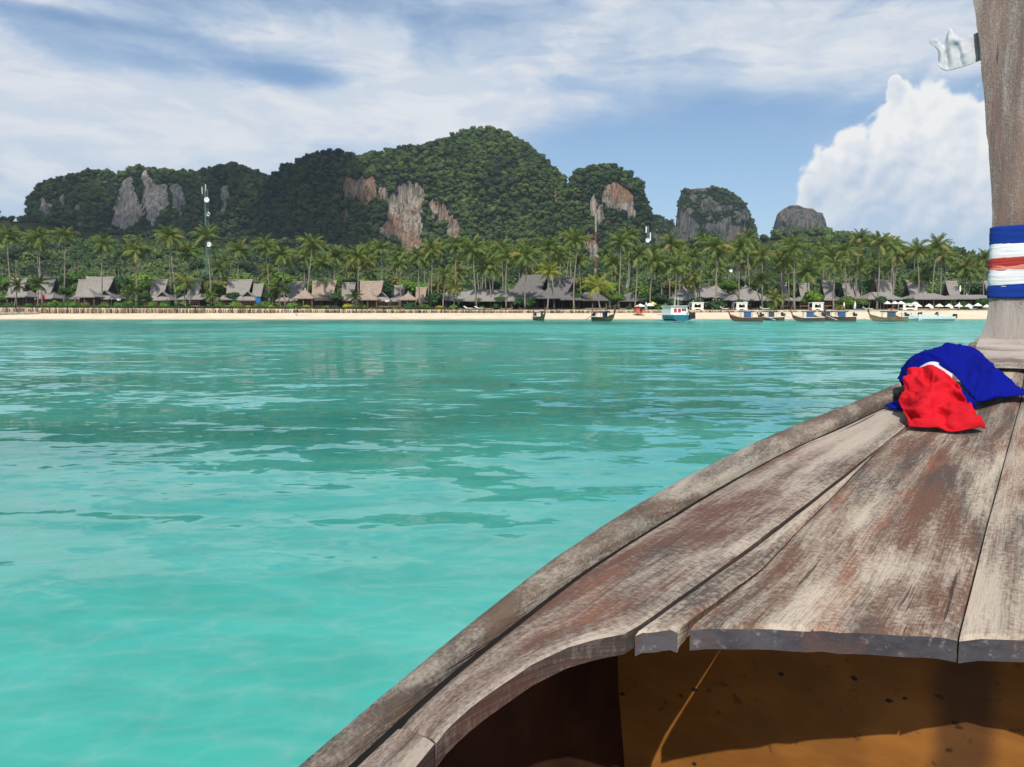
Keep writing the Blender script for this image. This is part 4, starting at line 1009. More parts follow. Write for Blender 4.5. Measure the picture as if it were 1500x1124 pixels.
# ------------------------------------------------------------------ parasols, cabanas, loungers
def parasol(u, v, Y, label, wpx=14, mat='canvas_white', group='cream beach parasols', folded=False):
    x = X(u, Y); gz = ground_z(x, Y); top = at(u, v, Y)[2] - gz; r = wpx / FPX * Y / 2
    t = thing('beach_parasol', label, 'parasol', (x, Y, gz), 0, group)
    MB().tube([(0, 0, -.1), (0, 0, top + .08)], .035, 6).build('pole', MAT['post_timber'], t)
    mb = MB()
    if folded: mb.lathe([(.05, top), (.14, top - .3), (.22, top - 1.0), (.16, top - 1.4), (.05, top - 1.45)], n=10)
    else:
        mb.lathe([(.02, top), (r * .5, top - .24), (r, top - .52), (r * .99, top - .62)], n=8)
    mb.build('canopy', MAT[mat], t)
    return t
nP = [(1297, 441, 162, 11), (1308, 441, 163, 11), (1317, 441, 162, 12), (1328, 441, 163, 11), (1337, 441, 162, 11), (1342, 445, 158, 12), (1358, 445, 158, 12), (1373, 445, 158, 12), (1387, 445, 158, 12), (1401, 445, 158, 12), (1416, 445, 158, 12), (1429, 444, 158, 12), (1442, 446, 158, 11)]
for i, (u, v, Y, w) in enumerate(nP):
    row = 'back row under the tall roofs' if Y > 160 else 'front row on the sand'
    parasol(u, v, Y, f'cream beach parasol, {ordinal(i if Y > 160 else i - 5)} of the {row}', w)
parasol(937, 445, 160, 'left cream parasol of the pair beside the dark bar', 16); parasol(950, 444, 161, 'right cream parasol of the pair beside the dark bar', 16); parasol(955, 442, 164, 'yellow parasol half behind the cream pair by the bar', 12, 'canvas_yellow', None); parasol(974, 444, 163, 'dark green shaded parasol between bar and cabin boat', 13, 'hull_green', None)
parasol(1234, 443, 160, 'slim folded white parasol nearer the large green tree', 8, folded=True, group='folded white parasols'); parasol(1250, 442, 160, 'folded white parasol nearer the pair ridged bungalow', 8, folded=True, group='folded white parasols'); parasol(1402, 418, 172, 'folded white parasol standing high beside the last tall roof', 8, folded=True, group=None)
def cabana(u, v, wpx, Y, label):
    x = X(u, Y); gz = ground_z(x, Y); h = at(u, v, Y)[2] - gz; w = wpx / FPX * Y / 2; dp = 1.0
    t = thing('white_cabana', label, 'cabana', (x, Y, gz), 0, 'white curtained cabanas')
    for sx in (-1, 1):
        for sy in (-1, 1): MB().box((sx * w, sy * dp, h / 2 - .05), (.12, .12, h)).build('post', MAT['white_paint'], t)
    MB().box((0, 0, h + .06), (2 * w + .3, 2 * dp + .3, .14)).build('roof', MAT['white_paint'], t)
    for sx in (-1, 1):
        mb = MB(); mb.grid([[(sx * w - sx * (.10 + k * .12 * (1 - .5 * math.sin(math.pi * j / 6))), -dp - .03 + .05 * math.sin(k * 2.4), h - .02 - j * (h - .1) / 6) for k in range(6)] for j in range(7)]); mb.build('curtain', MAT['canvas_white'], t)
    mb = MB(); mb.grid([[(lerp(-w, w, k / 12), -dp - .05, h - .02 - j * (.28 + .12 * math.cos(k * math.pi / 3))) for k in range(13)] for j in range(2)]); mb.build('valance', MAT['canvas_white'], t)
    MB().box((0, 0, .38), (2 * w - .3, 1.6, .3)).build('mattress', MAT['canvas_white'], t)
    MB().box((0, dp - .06, h * .45), (2 * w - .2, .06, h * .8)).build('back_panel', MAT['interior_dark'], t)
cabana(1019, 444, 16, 158, 'white curtained cabana behind the white cabin boat'); cabana(1083, 444, 15, 158, 'white curtained cabana in front of the largest pavilion'); cabana(1193, 444, 15, 158, 'white curtained cabana before the large bright tree'); cabana(1327, 446, 20, 158, 'wide white curtained cabana among the cream parasols')
def lounger(u, Y, label, rz=0, mat='white_paint'):
    x = X(u, Y); gz = ground_z(x, Y); t = thing('sun_lounger', label, 'sun lounger', (x, Y, gz), rz, 'sun loungers on the terrace')
    for sx in (-1, 1):
        for sy in (-.7, .7): MB().box((sx * .27, sy, .15), (.06, .06, .3)).build('leg', MAT['tan_timber'], t)
    MB().box((0, -.3, .34), (.66, 1.3, .1)).build('seat', MAT[mat], t); MB().box((0, .55, .52), (.66, .75, .09), rx=.55).build('backrest', MAT[mat], t)
for i, (u, Y, lab) in enumerate([(686, 156, 'white sun lounger under the restaurant palms, first of two'), (702, 156, 'white sun lounger under the restaurant palms, second of two'), (975, 157, 'white sun lounger by the dark green parasol'), (1060, 157, 'pale sun lounger left of the middle cabana'), (1118, 157, 'pale sun lounger beside the largest pavilion posts'), (1268, 158, 'pale sun lounger left of the parasol rows'), (1256, 158, 'dark blue sun lounger by the folded parasol'),
                                 (1365, 159, 'sun lounger between the second and third front parasols'), (1394, 159, 'sun lounger between the fourth and fifth front parasols'), (1422, 159, 'sun lounger under the last front parasols')]):
    lounger(u, Y, lab, 1.2 if i < 7 else .2, 'blue_tarp' if 'blue' in lab else 'white_paint')

# ------------------------------------------------------------------ masts and lamps
def dish(parent, x, y, z, r, mat='white_paint'):
    mb = MB(); n = 16; P = []
    for (rr_, d) in ((.02, 0), (r * .6, -.08), (r, -.25), (r, .05), (.02, .3)):
        P.append([(x + rr_ * math.cos(2 * math.pi * k / n), y + d - .1, z + rr_ * math.sin(2 * math.pi * k / n)) for k in range(n + 1)])
    return mb.grid(P, 0, True).build('dish', MAT[mat], parent, True)
def lattice_mast(u, vt, vb, Y, hw, label, bands, name='lattice_mast'):
    p = at(u, vt, Y); q = at(u, vb, Y); gz = min(ground_z(p[0], Y), q[2]); H = p[2] - gz
    t = thing(name, label, 'mast', (p[0], Y, gz - .3)); n = max(6, int(H / 2.2))
    segs = {}
    for k in range(n):
        z0, z1 = H * k / n, H * (k + 1) / n; w0, w1 = hw * (1 - .55 * k / n), hw * (1 - .55 * (k + 1) / n); m = bands[int(k / n * len(bands))]
        mb = segs.setdefault(m, MB()); C0 = [(w0 * math.cos(a), w0 * math.sin(a), z0) for a in (.5, 2.6, 4.7)]; C1 = [(w1 * math.cos(a), w1 * math.sin(a), z1) for a in (.5, 2.6, 4.7)]
        for i in range(3):
            mb.tube([C0[i], C1[i]], .11 if hw > .5 else .075, 4, False); mb.tube([C0[i], C1[(i + 1) % 3]], .05, 4, False); mb.tube([C1[i], C1[(i + 1) % 3]], .05, 4, False)
    for m, mb in segs.items(): mb.build('lattice', MAT[m], t)
    return t, gz - .3
t, g0 = lattice_mast(301, 276, 400, 320, 1.5, 'green lattice telecom mast carrying white dishes behind the bungalows', ['green_paint'])
for (u, v, r) in ((305, 294, 1.05), (307, 315, .9), (308, 359, 1.0)):
    p = at(u, v, 320); o = dish(t, p[0] - t.location.x, -1.3, p[2] - g0, r)
    if v == 315: o.data.materials[0] = MAT['steel']
for (u, v) in ((296, 276), (301, 272)):
    p = at(u, v, 320); MB().tube([(p[0] - t.location.x, 0, p[2] - g0 - 2.2), (p[0] - t.location.x, 0, p[2] - g0 + .5)], .16, 6).build('antenna', MAT['white_paint'], t)
t, g0 = lattice_mast(873, 312, 420, 300, .42, 'red and white banded lattice mast before the domed mountain', ['mast_red', 'mast_pale', 'mast_red', 'mast_pale', 'mast_red', 'mast_pale', 'mast_pale'])
t, g0 = lattice_mast(949, 330, 400, 330, .9, 'grey slender mast with white panel antennas behind the palms', ['green_paint'])
for (u, v, h) in ((946, 337, 2.4), (952, 347, 3.2)):
    p = at(u, v, 330); MB().box((p[0] - t.location.x, -1, p[2] - g0), (.5, .3, h)).build('panel_antenna', MAT['white_paint'], t)
p = at(948, 353, 330); dish(t, p[0] - t.location.x, -1.2, p[2] - g0, .9)
p = at(1070, 397, 200); gz = ground_z(p[0], 200)
t = thing('dish_pole', 'thin pole with a small round white dish among the palm trunks', 'dish', (p[0], 200, gz)); MB().tube([(0, 0, -.1), (0, 0, p[2] - gz)], .07, 6).build('pole', MAT['steel'], t); dish(t, 0, -.2, p[2] - gz, .42)
p = at(922, 419, 166.8); t = thing('roof_ornament', 'small white carved figure on the ridge of the dark bar', 'ornament', (p[0], 170, ground_z(p[0], 170) + 5.1)); MB().lathe([(.2, -.6), (.28, -.2), (.16, .1), (.22, .4), (.12, .8), (.02, 1.1)], n=8).build('figure', MAT['white_paint'], t, True)

# ------------------------------------------------------------------ moored boats
def longtail(u, v, Y, L, rz, label, canopy='blue_tarp', hull='hull_brown', stripe='orange_paint', engine=True, flag=None):
    """bow points along +y of its own frame"""
    x = X(u, Y); t = thing('longtail_boat', label, 'boat', (x, Y, 0.0), rz, 'longtail boats along the shore', .84)
    B = L * .105; st = np.linspace(0, 1, 15)
    def sec(s):
        b = B * (math.sin(math.pi * min(1, .12 + s * .80)) ** .7) * (1 if s < .62 else max(.05, 1 - ((s - .62) / .38) ** 1.8)); sheer = .62 + .25 * (1 - s) ** 2 * .6 + 1.15 * max(0, s - .55) ** 2 * 3.2; keel = -.28 + (.9 * max(0, (s - .75) / .25) ** 2)
        return b, sheer, keel
    out = []; inn = []
    for s in st:
        b, sh, k = sec(s); y = (s - .5) * L
        out.append([(-b, y, sh), (-b * .92, y, lerp(k, sh, .55)), (-b * .6, y, lerp(k, sh, .15)), (0, y, k), (b * .6, y, lerp(k, sh, .15)), (b * .92, y, lerp(k, sh, .55)), (b, y, sh)])
        i = .06; inn.append([(-b + i, y, sh), (-b * .9 + i, y, lerp(k, sh, .6)), (-b * .55, y, max(.12, lerp(k, sh, .25))), (0, y, max(.12, k + .1)), (b * .55, y, max(.12, lerp(k, sh, .25))), (b * .9 - i, y, lerp(k, sh, .6)), (b - i, y, sh)])
    mb = MB(); mb.grid(out); mb.grid(inn, 0, True)
    mb.grid([[r[0] for r in out], [r[0] for r in inn]]); mb.grid([[r[-1] for r in inn], [r[-1] for r in out]]); mb.add(out[0], [tuple(range(7))])
    h = mb.build('hull', MAT[hull], t)
    for sx in (-1, 1):
        MB().tube([(sx * (sec(s)[0] + .02), (s - .5) * L, sec(s)[1] - .06) for s in st], .07, 5).build('rub_rail', MAT[stripe], h)
    b, sh, k = sec(1.0)
    pr = MB().tube([(0, L * .47, sh - .5), (0, L * .515, sh + .1), (0, L * .535, sh + .8), (0, L * .535, sh + 1.35)], [.16, .15, .13, .10], 6).build('prow', MAT[hull], t)
    MB().tube([(0, L * .532, sh + .42), (0, L * .536, sh + .78)], .19, 8).build('ribbon', MAT[flag or stripe], pr)
    y0, y1 = -L * .16, L * .17; zc = 1.72
    w = B * .92
    for sy in (y0, (y0 + y1) / 2, y1):
        for sx in (-1, 1): MB().tube([(sx * w * .95, sy, .6), (sx * w * .95, sy, zc - .12)], .035, 5).build('canopy_post', MAT['post_timber'], t)
    if canopy:
        mb = MB(); P = [[(f * w * 1.1, lerp(y0 - .3, y1 + .3, j / 4), zc + .22 * (1 - f * f) - .02 * (j % 2)) for f in np.linspace(-1, 1, 7)] for j in range(5)]
        mb.grid(P); mb.grid([[(p[0], p[1], p[2] - .05) for p in r] for r in P], 0, True); mb.build('canopy', MAT[canopy], t)
        mb = MB(); mb.grid([[(-w * 1.0, lerp(y0, y1, j / 6), zc - .05 - k * .55) for k in range(3)] for j in range(5)]); mb.build('side_curtain', MAT[canopy], t)
    for j in range(4):
        MB().box((0, lerp(y0, y1, j / 3), .52), (2 * w * .95, .25, .05)).build('thwart', MAT['tan_timber'], t)
    MB().add([(-.4, L * .30, .92), (.4, L * .30, .92), (.15, L * .43, 1.25), (-.15, L * .43, 1.25)], [(0, 1, 2, 3)]).build('foredeck', MAT['tan_timber'], t)
    if engine:
        e = MB().box((0, -L * .46, 1.15), (.5, .8, .5)).box((0, -L * .42, 1.5), (.34, .4, .3)).build('engine', MAT['engine_black'], t)
        MB().tube([(0, -L * .46, .85), (0, -L * .46, 1.1)], .1, 6).build('pivot', MAT['steel'], e); MB().tube([(0, -L * .5, 1.1), (0, -L * .86, .15)], .05, 5).build('propeller_shaft', MAT['steel'], e); MB().tube([(0, -L * .38, 1.3), (0, -L * .26, 1.45)], .03, 5).build('tiller', MAT['steel'], e)
    return t
longtail(790, 468, 140, 7.0, RAD(196), 'small longtail with pale canopy, bow on, before the great hall', 'pale_tarp', 'hull_green', 'hull_tan')
longtail(883, 471, 133, 7.4, RAD(-152), 'olive longtail with a bright blue canopy before the young yellow palm', 'blue_tarp', 'hull_green', 'hull_green', flag='dark_timber')
longtail(1092, 471, 132, 6.4, RAD(64), 'longtail with orange bow and blue tarp, nearest in the first pair', 'blue_tarp', 'hull_brown', 'orange_paint', flag='orange_paint')
longtail(1128, 468, 140, 5.6, RAD(50), 'dark longtail partly behind the orange bowed boat', 'dark_tarp', 'hull_brown', 'white_paint')
longtail(1183, 471, 134, 6.2, RAD(64), 'longtail with orange ribbons and blue white tarp in the middle group', 'blue_tarp', 'hull_brown', 'white_paint', flag='orange_paint')
longtail(1208, 468, 139, 6.0, RAD(56), 'dark blue covered longtail between its neighbours in the middle group', 'dark_tarp', 'hull_brown', 'hull_brown', flag='orange_paint')
longtail(1230, 470, 136, 5.8, RAD(60), 'navy tarped longtail at the end of the middle group', 'blue_tarp', 'hull_brown', 'dark_timber')
longtail(1300, 471, 132, 7.0, RAD(74), 'longtail with tan hull and high bare prow', 'dark_tarp', 'hull_tan', 'hull_tan', flag='dark_timber')
longtail(1326, 468, 139, 5.4, RAD(70), 'low dark longtail behind the tan hulled one', None, 'hull_brown', 'orange_paint', flag='orange_paint')

def speedboat(u, Y, L, rz, label):
    x = X(u, Y); t = thing('speedboat', label, 'boat', (x, Y, 0), rz, 'white speedboats'); out = []
    for s in np.linspace(0, 1, 11):
        b = 1.05 * (1 if s < .5 else max(.03, 1 - ((s - .5) / .5) ** 2.0)); y = (s - .5) * L; sh = .72 + .35 * s * s; k = -.2 + .5 * max(0, s - .7)
        out.append([(-b, y, sh), (-b * .9, y, .3), (0, y, k), (b * .9, y, .3), (b, y, sh)])
    mb = MB(); mb.grid(out); mb.add(out[0], [tuple(range(5))]); mb.build('hull', MAT['white_paint'], t)
    mb = MB(); mb.grid([[(r[0][0], r[0][1], r[0][2] - .02), (0, r[0][1], r[0][2] + .03), (r[-1][0], r[0][1], r[0][2] - .02)] for r in out[4:]], 0, True); mb.build('foredeck', MAT['white_paint'], t)
    mb = MB(); mb.grid([[(p[0] * .92, p[1], .35) for p in (r[0], r[-1])] for r in out[:5]], 0, True); mb.build('cockpit_floor', MAT['pale_tarp'], t)
    MB().box((0, -.1 * L, .72), (.9, .5, .7)).build('console', MAT['white_paint'], t)
    mb = MB(); mb.add([(-.6, .02 * L, 1.0), (.6, .02 * L, 1.0), (.5, -.04 * L, 1.45), (-.5, -.04 * L, 1.45)], [(0, 1, 2, 3)]); mb.build('windscreen', MAT['interior_dark'], t)
    for k in (-.3, .3): MB().box((k, -.54 * L, .75), (.34, .45, .75), taper=.8).build('outboard_engine', MAT['engine_black'], t)
    for k in (-1, 1): MB().box((0, -.25 * L + .1 * L * k, .55), (1.5, .4, .35)).build('seat', MAT['dark_tarp'], t)
speedboat(1346, 138, 5.6, RAD(80), 'white speedboat nearer the tan longtail'); speedboat(1369, 135, 5.6, RAD(84), 'white speedboat with red and black engine at the end of the row')

def cabin_boat():
    Y = 137; x = X(990, Y); t = thing('cabin_boat', 'white cabin boat with red posters on its side and teal waterline', 'boat', (x, Y, 0), RAD(14)); L = 4.2; out = []
    for s in np.linspace(0, 1, 9):
        b = 1.75 * (1 if s < .55 else max(.1, 1 - ((s - .55) / .45) ** 2)); y = (s - .35) * 7.0; out.append([(-b, y, .95), (-b * .93, y, .25), (0, y, -.3), (b * .93, y, .25), (b, y, .95)])
    mb = MB(); mb.grid(out); mb.add(out[0], [tuple(range(5))]); h = mb.build('hull', MAT['hull_teal'], t)
    MB().box((0, .9, .98), (3.5, 6.2, .14)).build('deck', MAT['white_paint'], t)
    c = MB().box((0, .7, 1.72), (3.15, 3.6, 1.4), taper=.95).build('cabin', MAT['white_paint'], t)
    MB().box((0, .7, 2.46), (3.3, 3.9, .1)).build('cabin_roof', MAT['white_paint'], t)
    for k, m in ((-.75, 'red_cloth_far'), (0.0, 'red_cloth_far')): MB().box((k, -1.14, 1.72), (.5, .05, .62), rx=-.05).build('poster', MAT[m], c)
    for k in (.62, 1.05): MB().box((k, -1.14, 1.85), (.32, .05, .4), rx=-.05).build('window', MAT['interior_dark'], c)
    for k in (-.2, .35): MB().tube([(k, .2, 2.45), (k, .2, 4.1)], .035, 5).build('aerial', MAT['white_paint'], t)
    for k in (.9, 1.5): MB().box((k + .35, -2.75, .85), (.42, .5, 1.1), taper=.85).build('outboard_engine', MAT['engine_black'], t)
    MB().box((1.75, -1.6, 1.25), (.9, 1.2, .08)).build('bench', MAT['dark_tarp'], t)
cabin_boat()
# small dinghy drawn up on the sand
Y = 150; x = X(935, Y); t = thing('dinghy', 'small orange and brown dinghy drawn up on the sand below the parasols', 'boat', (x, Y, beach_z(x, Y) + .2), RAD(10))
out = [[(-b, y, .75 + .2 * s * s), (-b * .8, y, .2), (0, y, 0 + .3 * s * s), (b * .8, y, .2), (b, y, .75 + .2 * s * s)] for s, b, y in ((0, .9, -1.2), (.4, 1.0, -.3), (.7, .8, .8), (1, .08, 1.9))]
mb = MB(); mb.grid(out); mb.grid([[(p[0] * .88, p[1], p[2] + .07 if abs(p[0]) < .01 else p[2]) for p in r] for r in out], 0, True); mb.add(out[0], [tuple(range(5))]); mb.build('hull', MAT['orange_paint'], t)
MB().box((0, -.2, .62), (1.7, .28, .05)).build('thwart', MAT['tan_timber'], t); MB().box((0, -1.35, .8), (.35, .3, .6)).build('outboard_engine', MAT['engine_black'], t)

# ------------------------------------------------------------------ people on the sand
def person(u, Y, label, shirt='skin', pants='shorts_dark', rz=0, walk=.12, z=None):
    x = X(u, Y); gz = beach_z(x, Y) if z is None else z
    J = [(0, 0, .95), (0, 0, 1.15), (0, 0, 1.4), (0, 0, 1.5), (0, -.02, 1.64), (-.09, 0, .9), (-.10, -walk, .5), (-.10, -walk * 1.0, .07), (-.10, -walk - .13, .04), (.09, 0, .9), (.10, walk * .6, .5), (.10, walk * 1.5, .08), (.10, walk * 1.5 - .13, .04),
         (-.19, 0, 1.38), (-.25, .03, 1.1), (-.24, -.08, .86), (.19, 0, 1.38), (.25, -.02, 1.1), (.24, .06, .86), (0, -.01, 1.72)]
    E_ = [(0, 1), (1, 2), (2, 3), (3, 4), (4, 19), (0, 5), (5, 6), (6, 7), (7, 8), (0, 9), (9, 10), (10, 11), (11, 12), (2, 13), (13, 14), (14, 15), (2, 16), (16, 17), (17, 18)]
    R_ = [.14, .13, .15, .055, .095, .095, .065, .045, .04, .095, .065, .045, .04, .06, .045, .035, .06, .045, .035, .085]
    me = bpy.data.meshes.new('person'); me.from_pydata(J, E_, []); me.materials.append(MAT[shirt])
    o = link('person', me, None, (x, Y, gz), (0, 0, rz)); md = o.modifiers.new('skin', 'SKIN'); md.use_smooth_shade = True
    for i, r in enumerate(R_): me.skin_vertices[0].data[i].radius = (r, r * .8); me.skin_vertices[0].data[i].use_root = (i == 0)
    o.modifiers.new('smooth', 'SUBSURF').render_levels = 1
    mb = MB(); mb.lathe([(.155, .72), (.175, .85), (.17, 1.0), (.15, 1.06)], n=10); mb.build('shorts', MAT[pants], o)
    mb = MB(); mb.lathe([(.10, 1.62), (.112, 1.70), (.09, 1.79), (.02, 1.83)], (0, .01, 0), 10); mb.build('hair', MAT['engine_black'], o)
    return tag(o, label, 'person')
person(435, 148, 'person in dark shorts walking on the sand below the stake wall', rz=1.3)
person(934, 152, 'person in a red top standing at the orange dinghy', 'red_cloth_far', rz=.4)
person(932.5 + 13, 157.5, 'person in a white shirt beside the cream parasol pair', 'white_paint', rz=2.0, z=ground_z(X(945, 157.5), 157.5))
person(1402, 159, 'person in a white shirt under the front row parasols', 'white_paint', rz=0.5, z=ground_z(X(1402, 159), 159))

# ------------------------------------------------------------------ the boat we sit in
def mat_boat():
    def deck_wood(name, seed, pale, brown, dark, rust, palef=.5, stretch=(13, 1.3, 13), foot=False, grainco=False):
        g = material(name); c = g.n('ShaderNodeAttribute', attribute_name='grain').outputs['Vector'] if grainco else g.coord()
        c0 = g.vm('ADD', c, (seed * 3.1, seed * 1.7, 0))
        warp = g.vm('SCALE', g.vm('SUBTRACT', g.noise(c0, 2.5, 1, .5, out=1), (.5, .5, .5)), scale=.012)
        cw = g.vm('ADD', c0, warp)
        nx = 1.0 if stretch[0] > stretch[2] * .5 else .25
        grain = g.noise(g.scale(cw, tuple(v * 14 if v > 5 else v * 3 for v in stretch)), 1.0, 3, .6)
        streak = g.noise(g.scale(cw, stretch), 1.0, 4, .6, .2)
        patch = g.noise(g.scale(cw, tuple(v * .30 if v > 5 else v * 1.6 for v in stretch)), 1.0, 5, .62, .5)
        patch2 = g.noise(g.scale(cw, tuple(v * .42 if v > 5 else v * 1.8 for v in stretch), (7, 3, 2)), 1.0, 5, .62, .3)
        fl = g.noise(cw, 95, 5, .72)
        k = g.m('ADD', g.m('ADD', g.m('MULTIPLY', streak, .26), g.m('MULTIPLY', patch, .62)), g.m('ADD', g.m('MULTIPLY', grain, .20), g.m('MULTIPLY', g.m('SUBTRACT', fl, .5), .30)))
        if foot:
            k = g.m('ADD', k, g.m('MULTIPLY', g.ramp(g.sep(c)[2], 1.86, 1.66), .14)); pale = (.46, .41, .36)
        f = g.ramp(k, palef - .02, palef + .16)
        base = g.mix(g.ramp(g.m('ADD', patch2, g.m('MULTIPLY', g.m('SUBTRACT', grain, .5), .35)), .42, .60), brown, dark)
        base = g.mix(g.m('MULTIPLY', g.ramp(g.noise(g.scale(cw, tuple(v * .5 if v > 5 else v * 1.7 for v in stretch), (2, 5, 8)), 1.0, 5, .62), .52, .68), .8), base, rust)
        pl = g.mix(g.ramp(streak, .3, .7), tuple(.80 * v for v in pale), pale)
        cc = g.mix(g.m('MULTIPLY', f, .84), base, pl)
        cc = g.mix(g.m('MULTIPLY', g.ramp(grain, .56, .72), .38), cc, dark)
        crack = g.ramp(g.noise(g.scale(cw, (stretch[0] * 2.6, stretch[1] * .55, stretch[2] * 2.6), (1, 9, 4)), 1.0, 4, .6), .665, .70)
        cc = g.mix(g.m('MULTIPLY', crack, .75), cc, (.035, .028, .026))
        h = g.m('SUBTRACT', g.m('ADD', g.m('MULTIPLY', grain, .8), g.m('ADD', g.m('MULTIPLY', fl, .5), g.m('MULTIPLY', f, .35))), g.m('MULTIPLY', crack, 1.2))
        g.out(g.bsdf(cc, .78, .25, g.bump(h, .8, .0055)))
    pale, brown, dark, rust = (.60, .50, .385), (.150, .074, .048), (.080, .064, .054), (.30, .125, .070)
    for i in range(6): deck_wood(f'deck_wood_{i}', i, pale, brown, dark, rust, (.478, .472, .468, .475, .472, .478)[i], (16, .75, 16), grainco=True)
    deck_wood('deck_wood_side', 9, (.53, .44, .35), (.135, .068, .048), (.075, .058, .050), (.24, .10, .060), .48, (16, .75, 16), grainco=True)
    deck_wood('side_edge_wood', 10, (.36, .28, .23), (.115, .060, .046), (.065, .05, .045), (.17, .08, .055), .56, (16, .75, 16), grainco=True)
    deck_wood('block_wood', 21, (.55, .48, .41), (.20, .135, .11), (.12, .10, .09), (.24, .15, .11), .42, (3.0, 13, 13))
    deck_wood('rail_wood', 12, (.47, .41, .325), (.15, .098, .068), (.070, .056, .047), (.17, .11, .08), .47, (16, 1.6, 16))
    deck_wood('stem_wood', 15, (.41, .32, .275), (.235, .145, .118), (.165, .11, .092), (.30, .165, .12), .535, (14, 14, .6), foot=True)
    g = material('deck_edge_paint'); c = g.coord()
    n = g.noise(g.scale(c, (6, 6, 14)), 1.0, 6, .65); n2 = g.noise(c, 45, 4, .7)
    cc = g.mix(g.ramp(n, .35, .65), (.050, .047, .054), (.098, .092, .100)); cc = g.mix(g.m('MULTIPLY', g.ramp(n2, .57, .70), .65), cc, (.30, .25, .21))
    cc = g.mix(g.m('MULTIPLY', g.ramp(g.noise(c, 7, 4, .6), .48, .62), .75), cc, (.115, .066, .055))
    g.out(g.bsdf(cc, .6, .35, g.bump(g.m('ADD', n, n2), .5, .004)))
    g = material('bulkhead_paint'); c = g.coord()
    n = g.noise(g.scale(c, (2.2, 2, 9)), 1.0, 6, .65, .3); n2 = g.noise(c, 26, 3, .6); big = g.noise(c, 3.0, 4, .6)
    x, y, z = g.sep(c)
    cc = g.mix(g.ramp(n, .3, .7), (.25, .094, .015), (.37, .15, .030)); cc = g.mix(g.m('MULTIPLY', g.ramp(big, .5, .68), .5), cc, (.16, .066, .014))
    spot = g.ramp(g.voro(g.vm('ADD', g.scale(c, (17, 17, 24)), g.vm('SCALE', g.noise(c, 30, 3, .6, out=1), scale=.5)), 1.0, 'F1', dim='3D'), .17, .09); cc = g.mix(g.m('MULTIPLY', spot, g.ramp(g.noise(c, 5, 2, .5), .46, .56)), cc, (.022, .014, .008))
    cc = g.mix(g.m('MULTIPLY', g.ramp(n2, .63, .70), .6), cc, (.07, .03, .014))
    dx = g.m('ABSOLUTE', g.m('SUBTRACT', g.m('ADD', x, g.m('MULTIPLY', g.m('SUBTRACT', g.noise(c, 6, 3, .6), .5), .08)), -.055)); cc = g.mix(g.m('MULTIPLY', g.ramp(dx, .085, .03), .72), cc, (.045, .022, .012))  # soft upright dark band: a cast shadow put into the colour
    g.out(g.bsdf(cc, .62, .3, g.bump(n, .4, .003)))
    plain('tar', (.012, .011, .010), .8, .2, .2, 20)  # near-black colour standing in for shade in the rail groove
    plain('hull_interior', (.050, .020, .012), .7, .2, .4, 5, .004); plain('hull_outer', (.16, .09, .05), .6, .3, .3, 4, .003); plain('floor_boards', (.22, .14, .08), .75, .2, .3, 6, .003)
    def cloth(name, col, sheen=.3, trans=0.0):
        g = material(name); c = g.coord()
        n = g.noise(c, 220, 2, .5); n2 = g.noise(c, 9, 3, .5)
        cc = g.mix(g.ramp(n2, .3, .7), tuple(.86 * v for v in col), col)
        sh = g.bsdf(cc, .9, .06, g.bump(n, .35, .0015), **{'Sheen Weight': sheen})
        if trans:
            tr = g.n('ShaderNodeBsdfTranslucent'); g.set(tr.inputs[0], cc); mx = g.n('ShaderNodeMixShader'); mx.inputs[0].default_value = trans
            g.t.links.new(sh, mx.inputs[1]); g.t.links.new(tr.outputs[0], mx.inputs[2]); sh = mx.outputs[0]
        g.out(sh)
    cloth('cloth_red', (.62, .014, .024), 0); cloth('cloth_blue', (.004, .009, .22), 0); cloth('cloth_white', (.80, .77, .80), .1, .2)
    cloth('ribbon_blue', (.012, .045, .27), .1); cloth('ribbon_white', (.84, .81, .80), .1); cloth('ribbon_red', (.42, .05, .04), .1); cloth('ribbon_coral', (.75, .26, .20), .1)
mat_boat()

PSI = RAD(33); BX, BY = 2.535, 3.950
BOAT = thing('longtail_boat', 'weathered wooden longtail bow with plank foredeck and tall carved stem, close by', 'boat', (BX, BY, 0), -PSI)
AX = np.array([math.sin(PSI), math.cos(PSI)]); PT = np.array([math.cos(PSI), -math.sin(PSI)])
def dz(s): return 1.5485 + .15 * s
def boat_xy(P):
    r = np.array([P[0] - BX, P[1] - BY]); return np.array([r @ PT, r @ AX, P[2]])
def on_deck(u, v, lift=0.0):
    """point of the deck plane seen at photo pixel (u, v), in boat axes (n, s, z)"""
    d = ray(u, v); o = boat_xy(CAM); e = np.array([d[:2] @ PT, d[:2] @ AX, d[2]])
    t = (1.5485 + lift + .15 * o[1] - o[2]) / (e[2] - .15 * e[1]); return o + e * t
def on_station(u, v, s):
    d = ray(u, v); o = boat_xy(CAM); e = np.array([d[:2] @ PT, d[:2] @ AX, d[2]]); return o + e * ((s - o[1]) / e[1])
_ro = [(-7.5, .80), (-6.5, .86), (-5, .905), (-3.86, .925), (-3.57, .94), (-3.05, .94), (-2.73, .91), (-2.38, .85), (-1.98, .755), (-1.58, .625), (-1.23, .50), (-.96, .41), (-.42, .275), (-.12, .235), (.2, .2)]
_ri = [(-7.5, .74), (-6.5, .80), (-5, .85), (-3.83, .868), (-3.54, .88), (-3.05, .85), (-2.76, .80), (-2.4, .735), (-2.0, .64), (-1.59, .505), (-1.22, .39), (-.9, .31), (-.42, .20), (.2, .16)]
def cub(tab, s):
    xs = [p[0] for p in tab]; ys = [p[1] for p in tab]
    return float(np.mean([np.interp(s + d, xs, ys) for d in np.linspace(-.12, .12, 9)]))
def rail_out(s): return cub(_ro, s)
def rail_in(s): return cub(_ri, s)
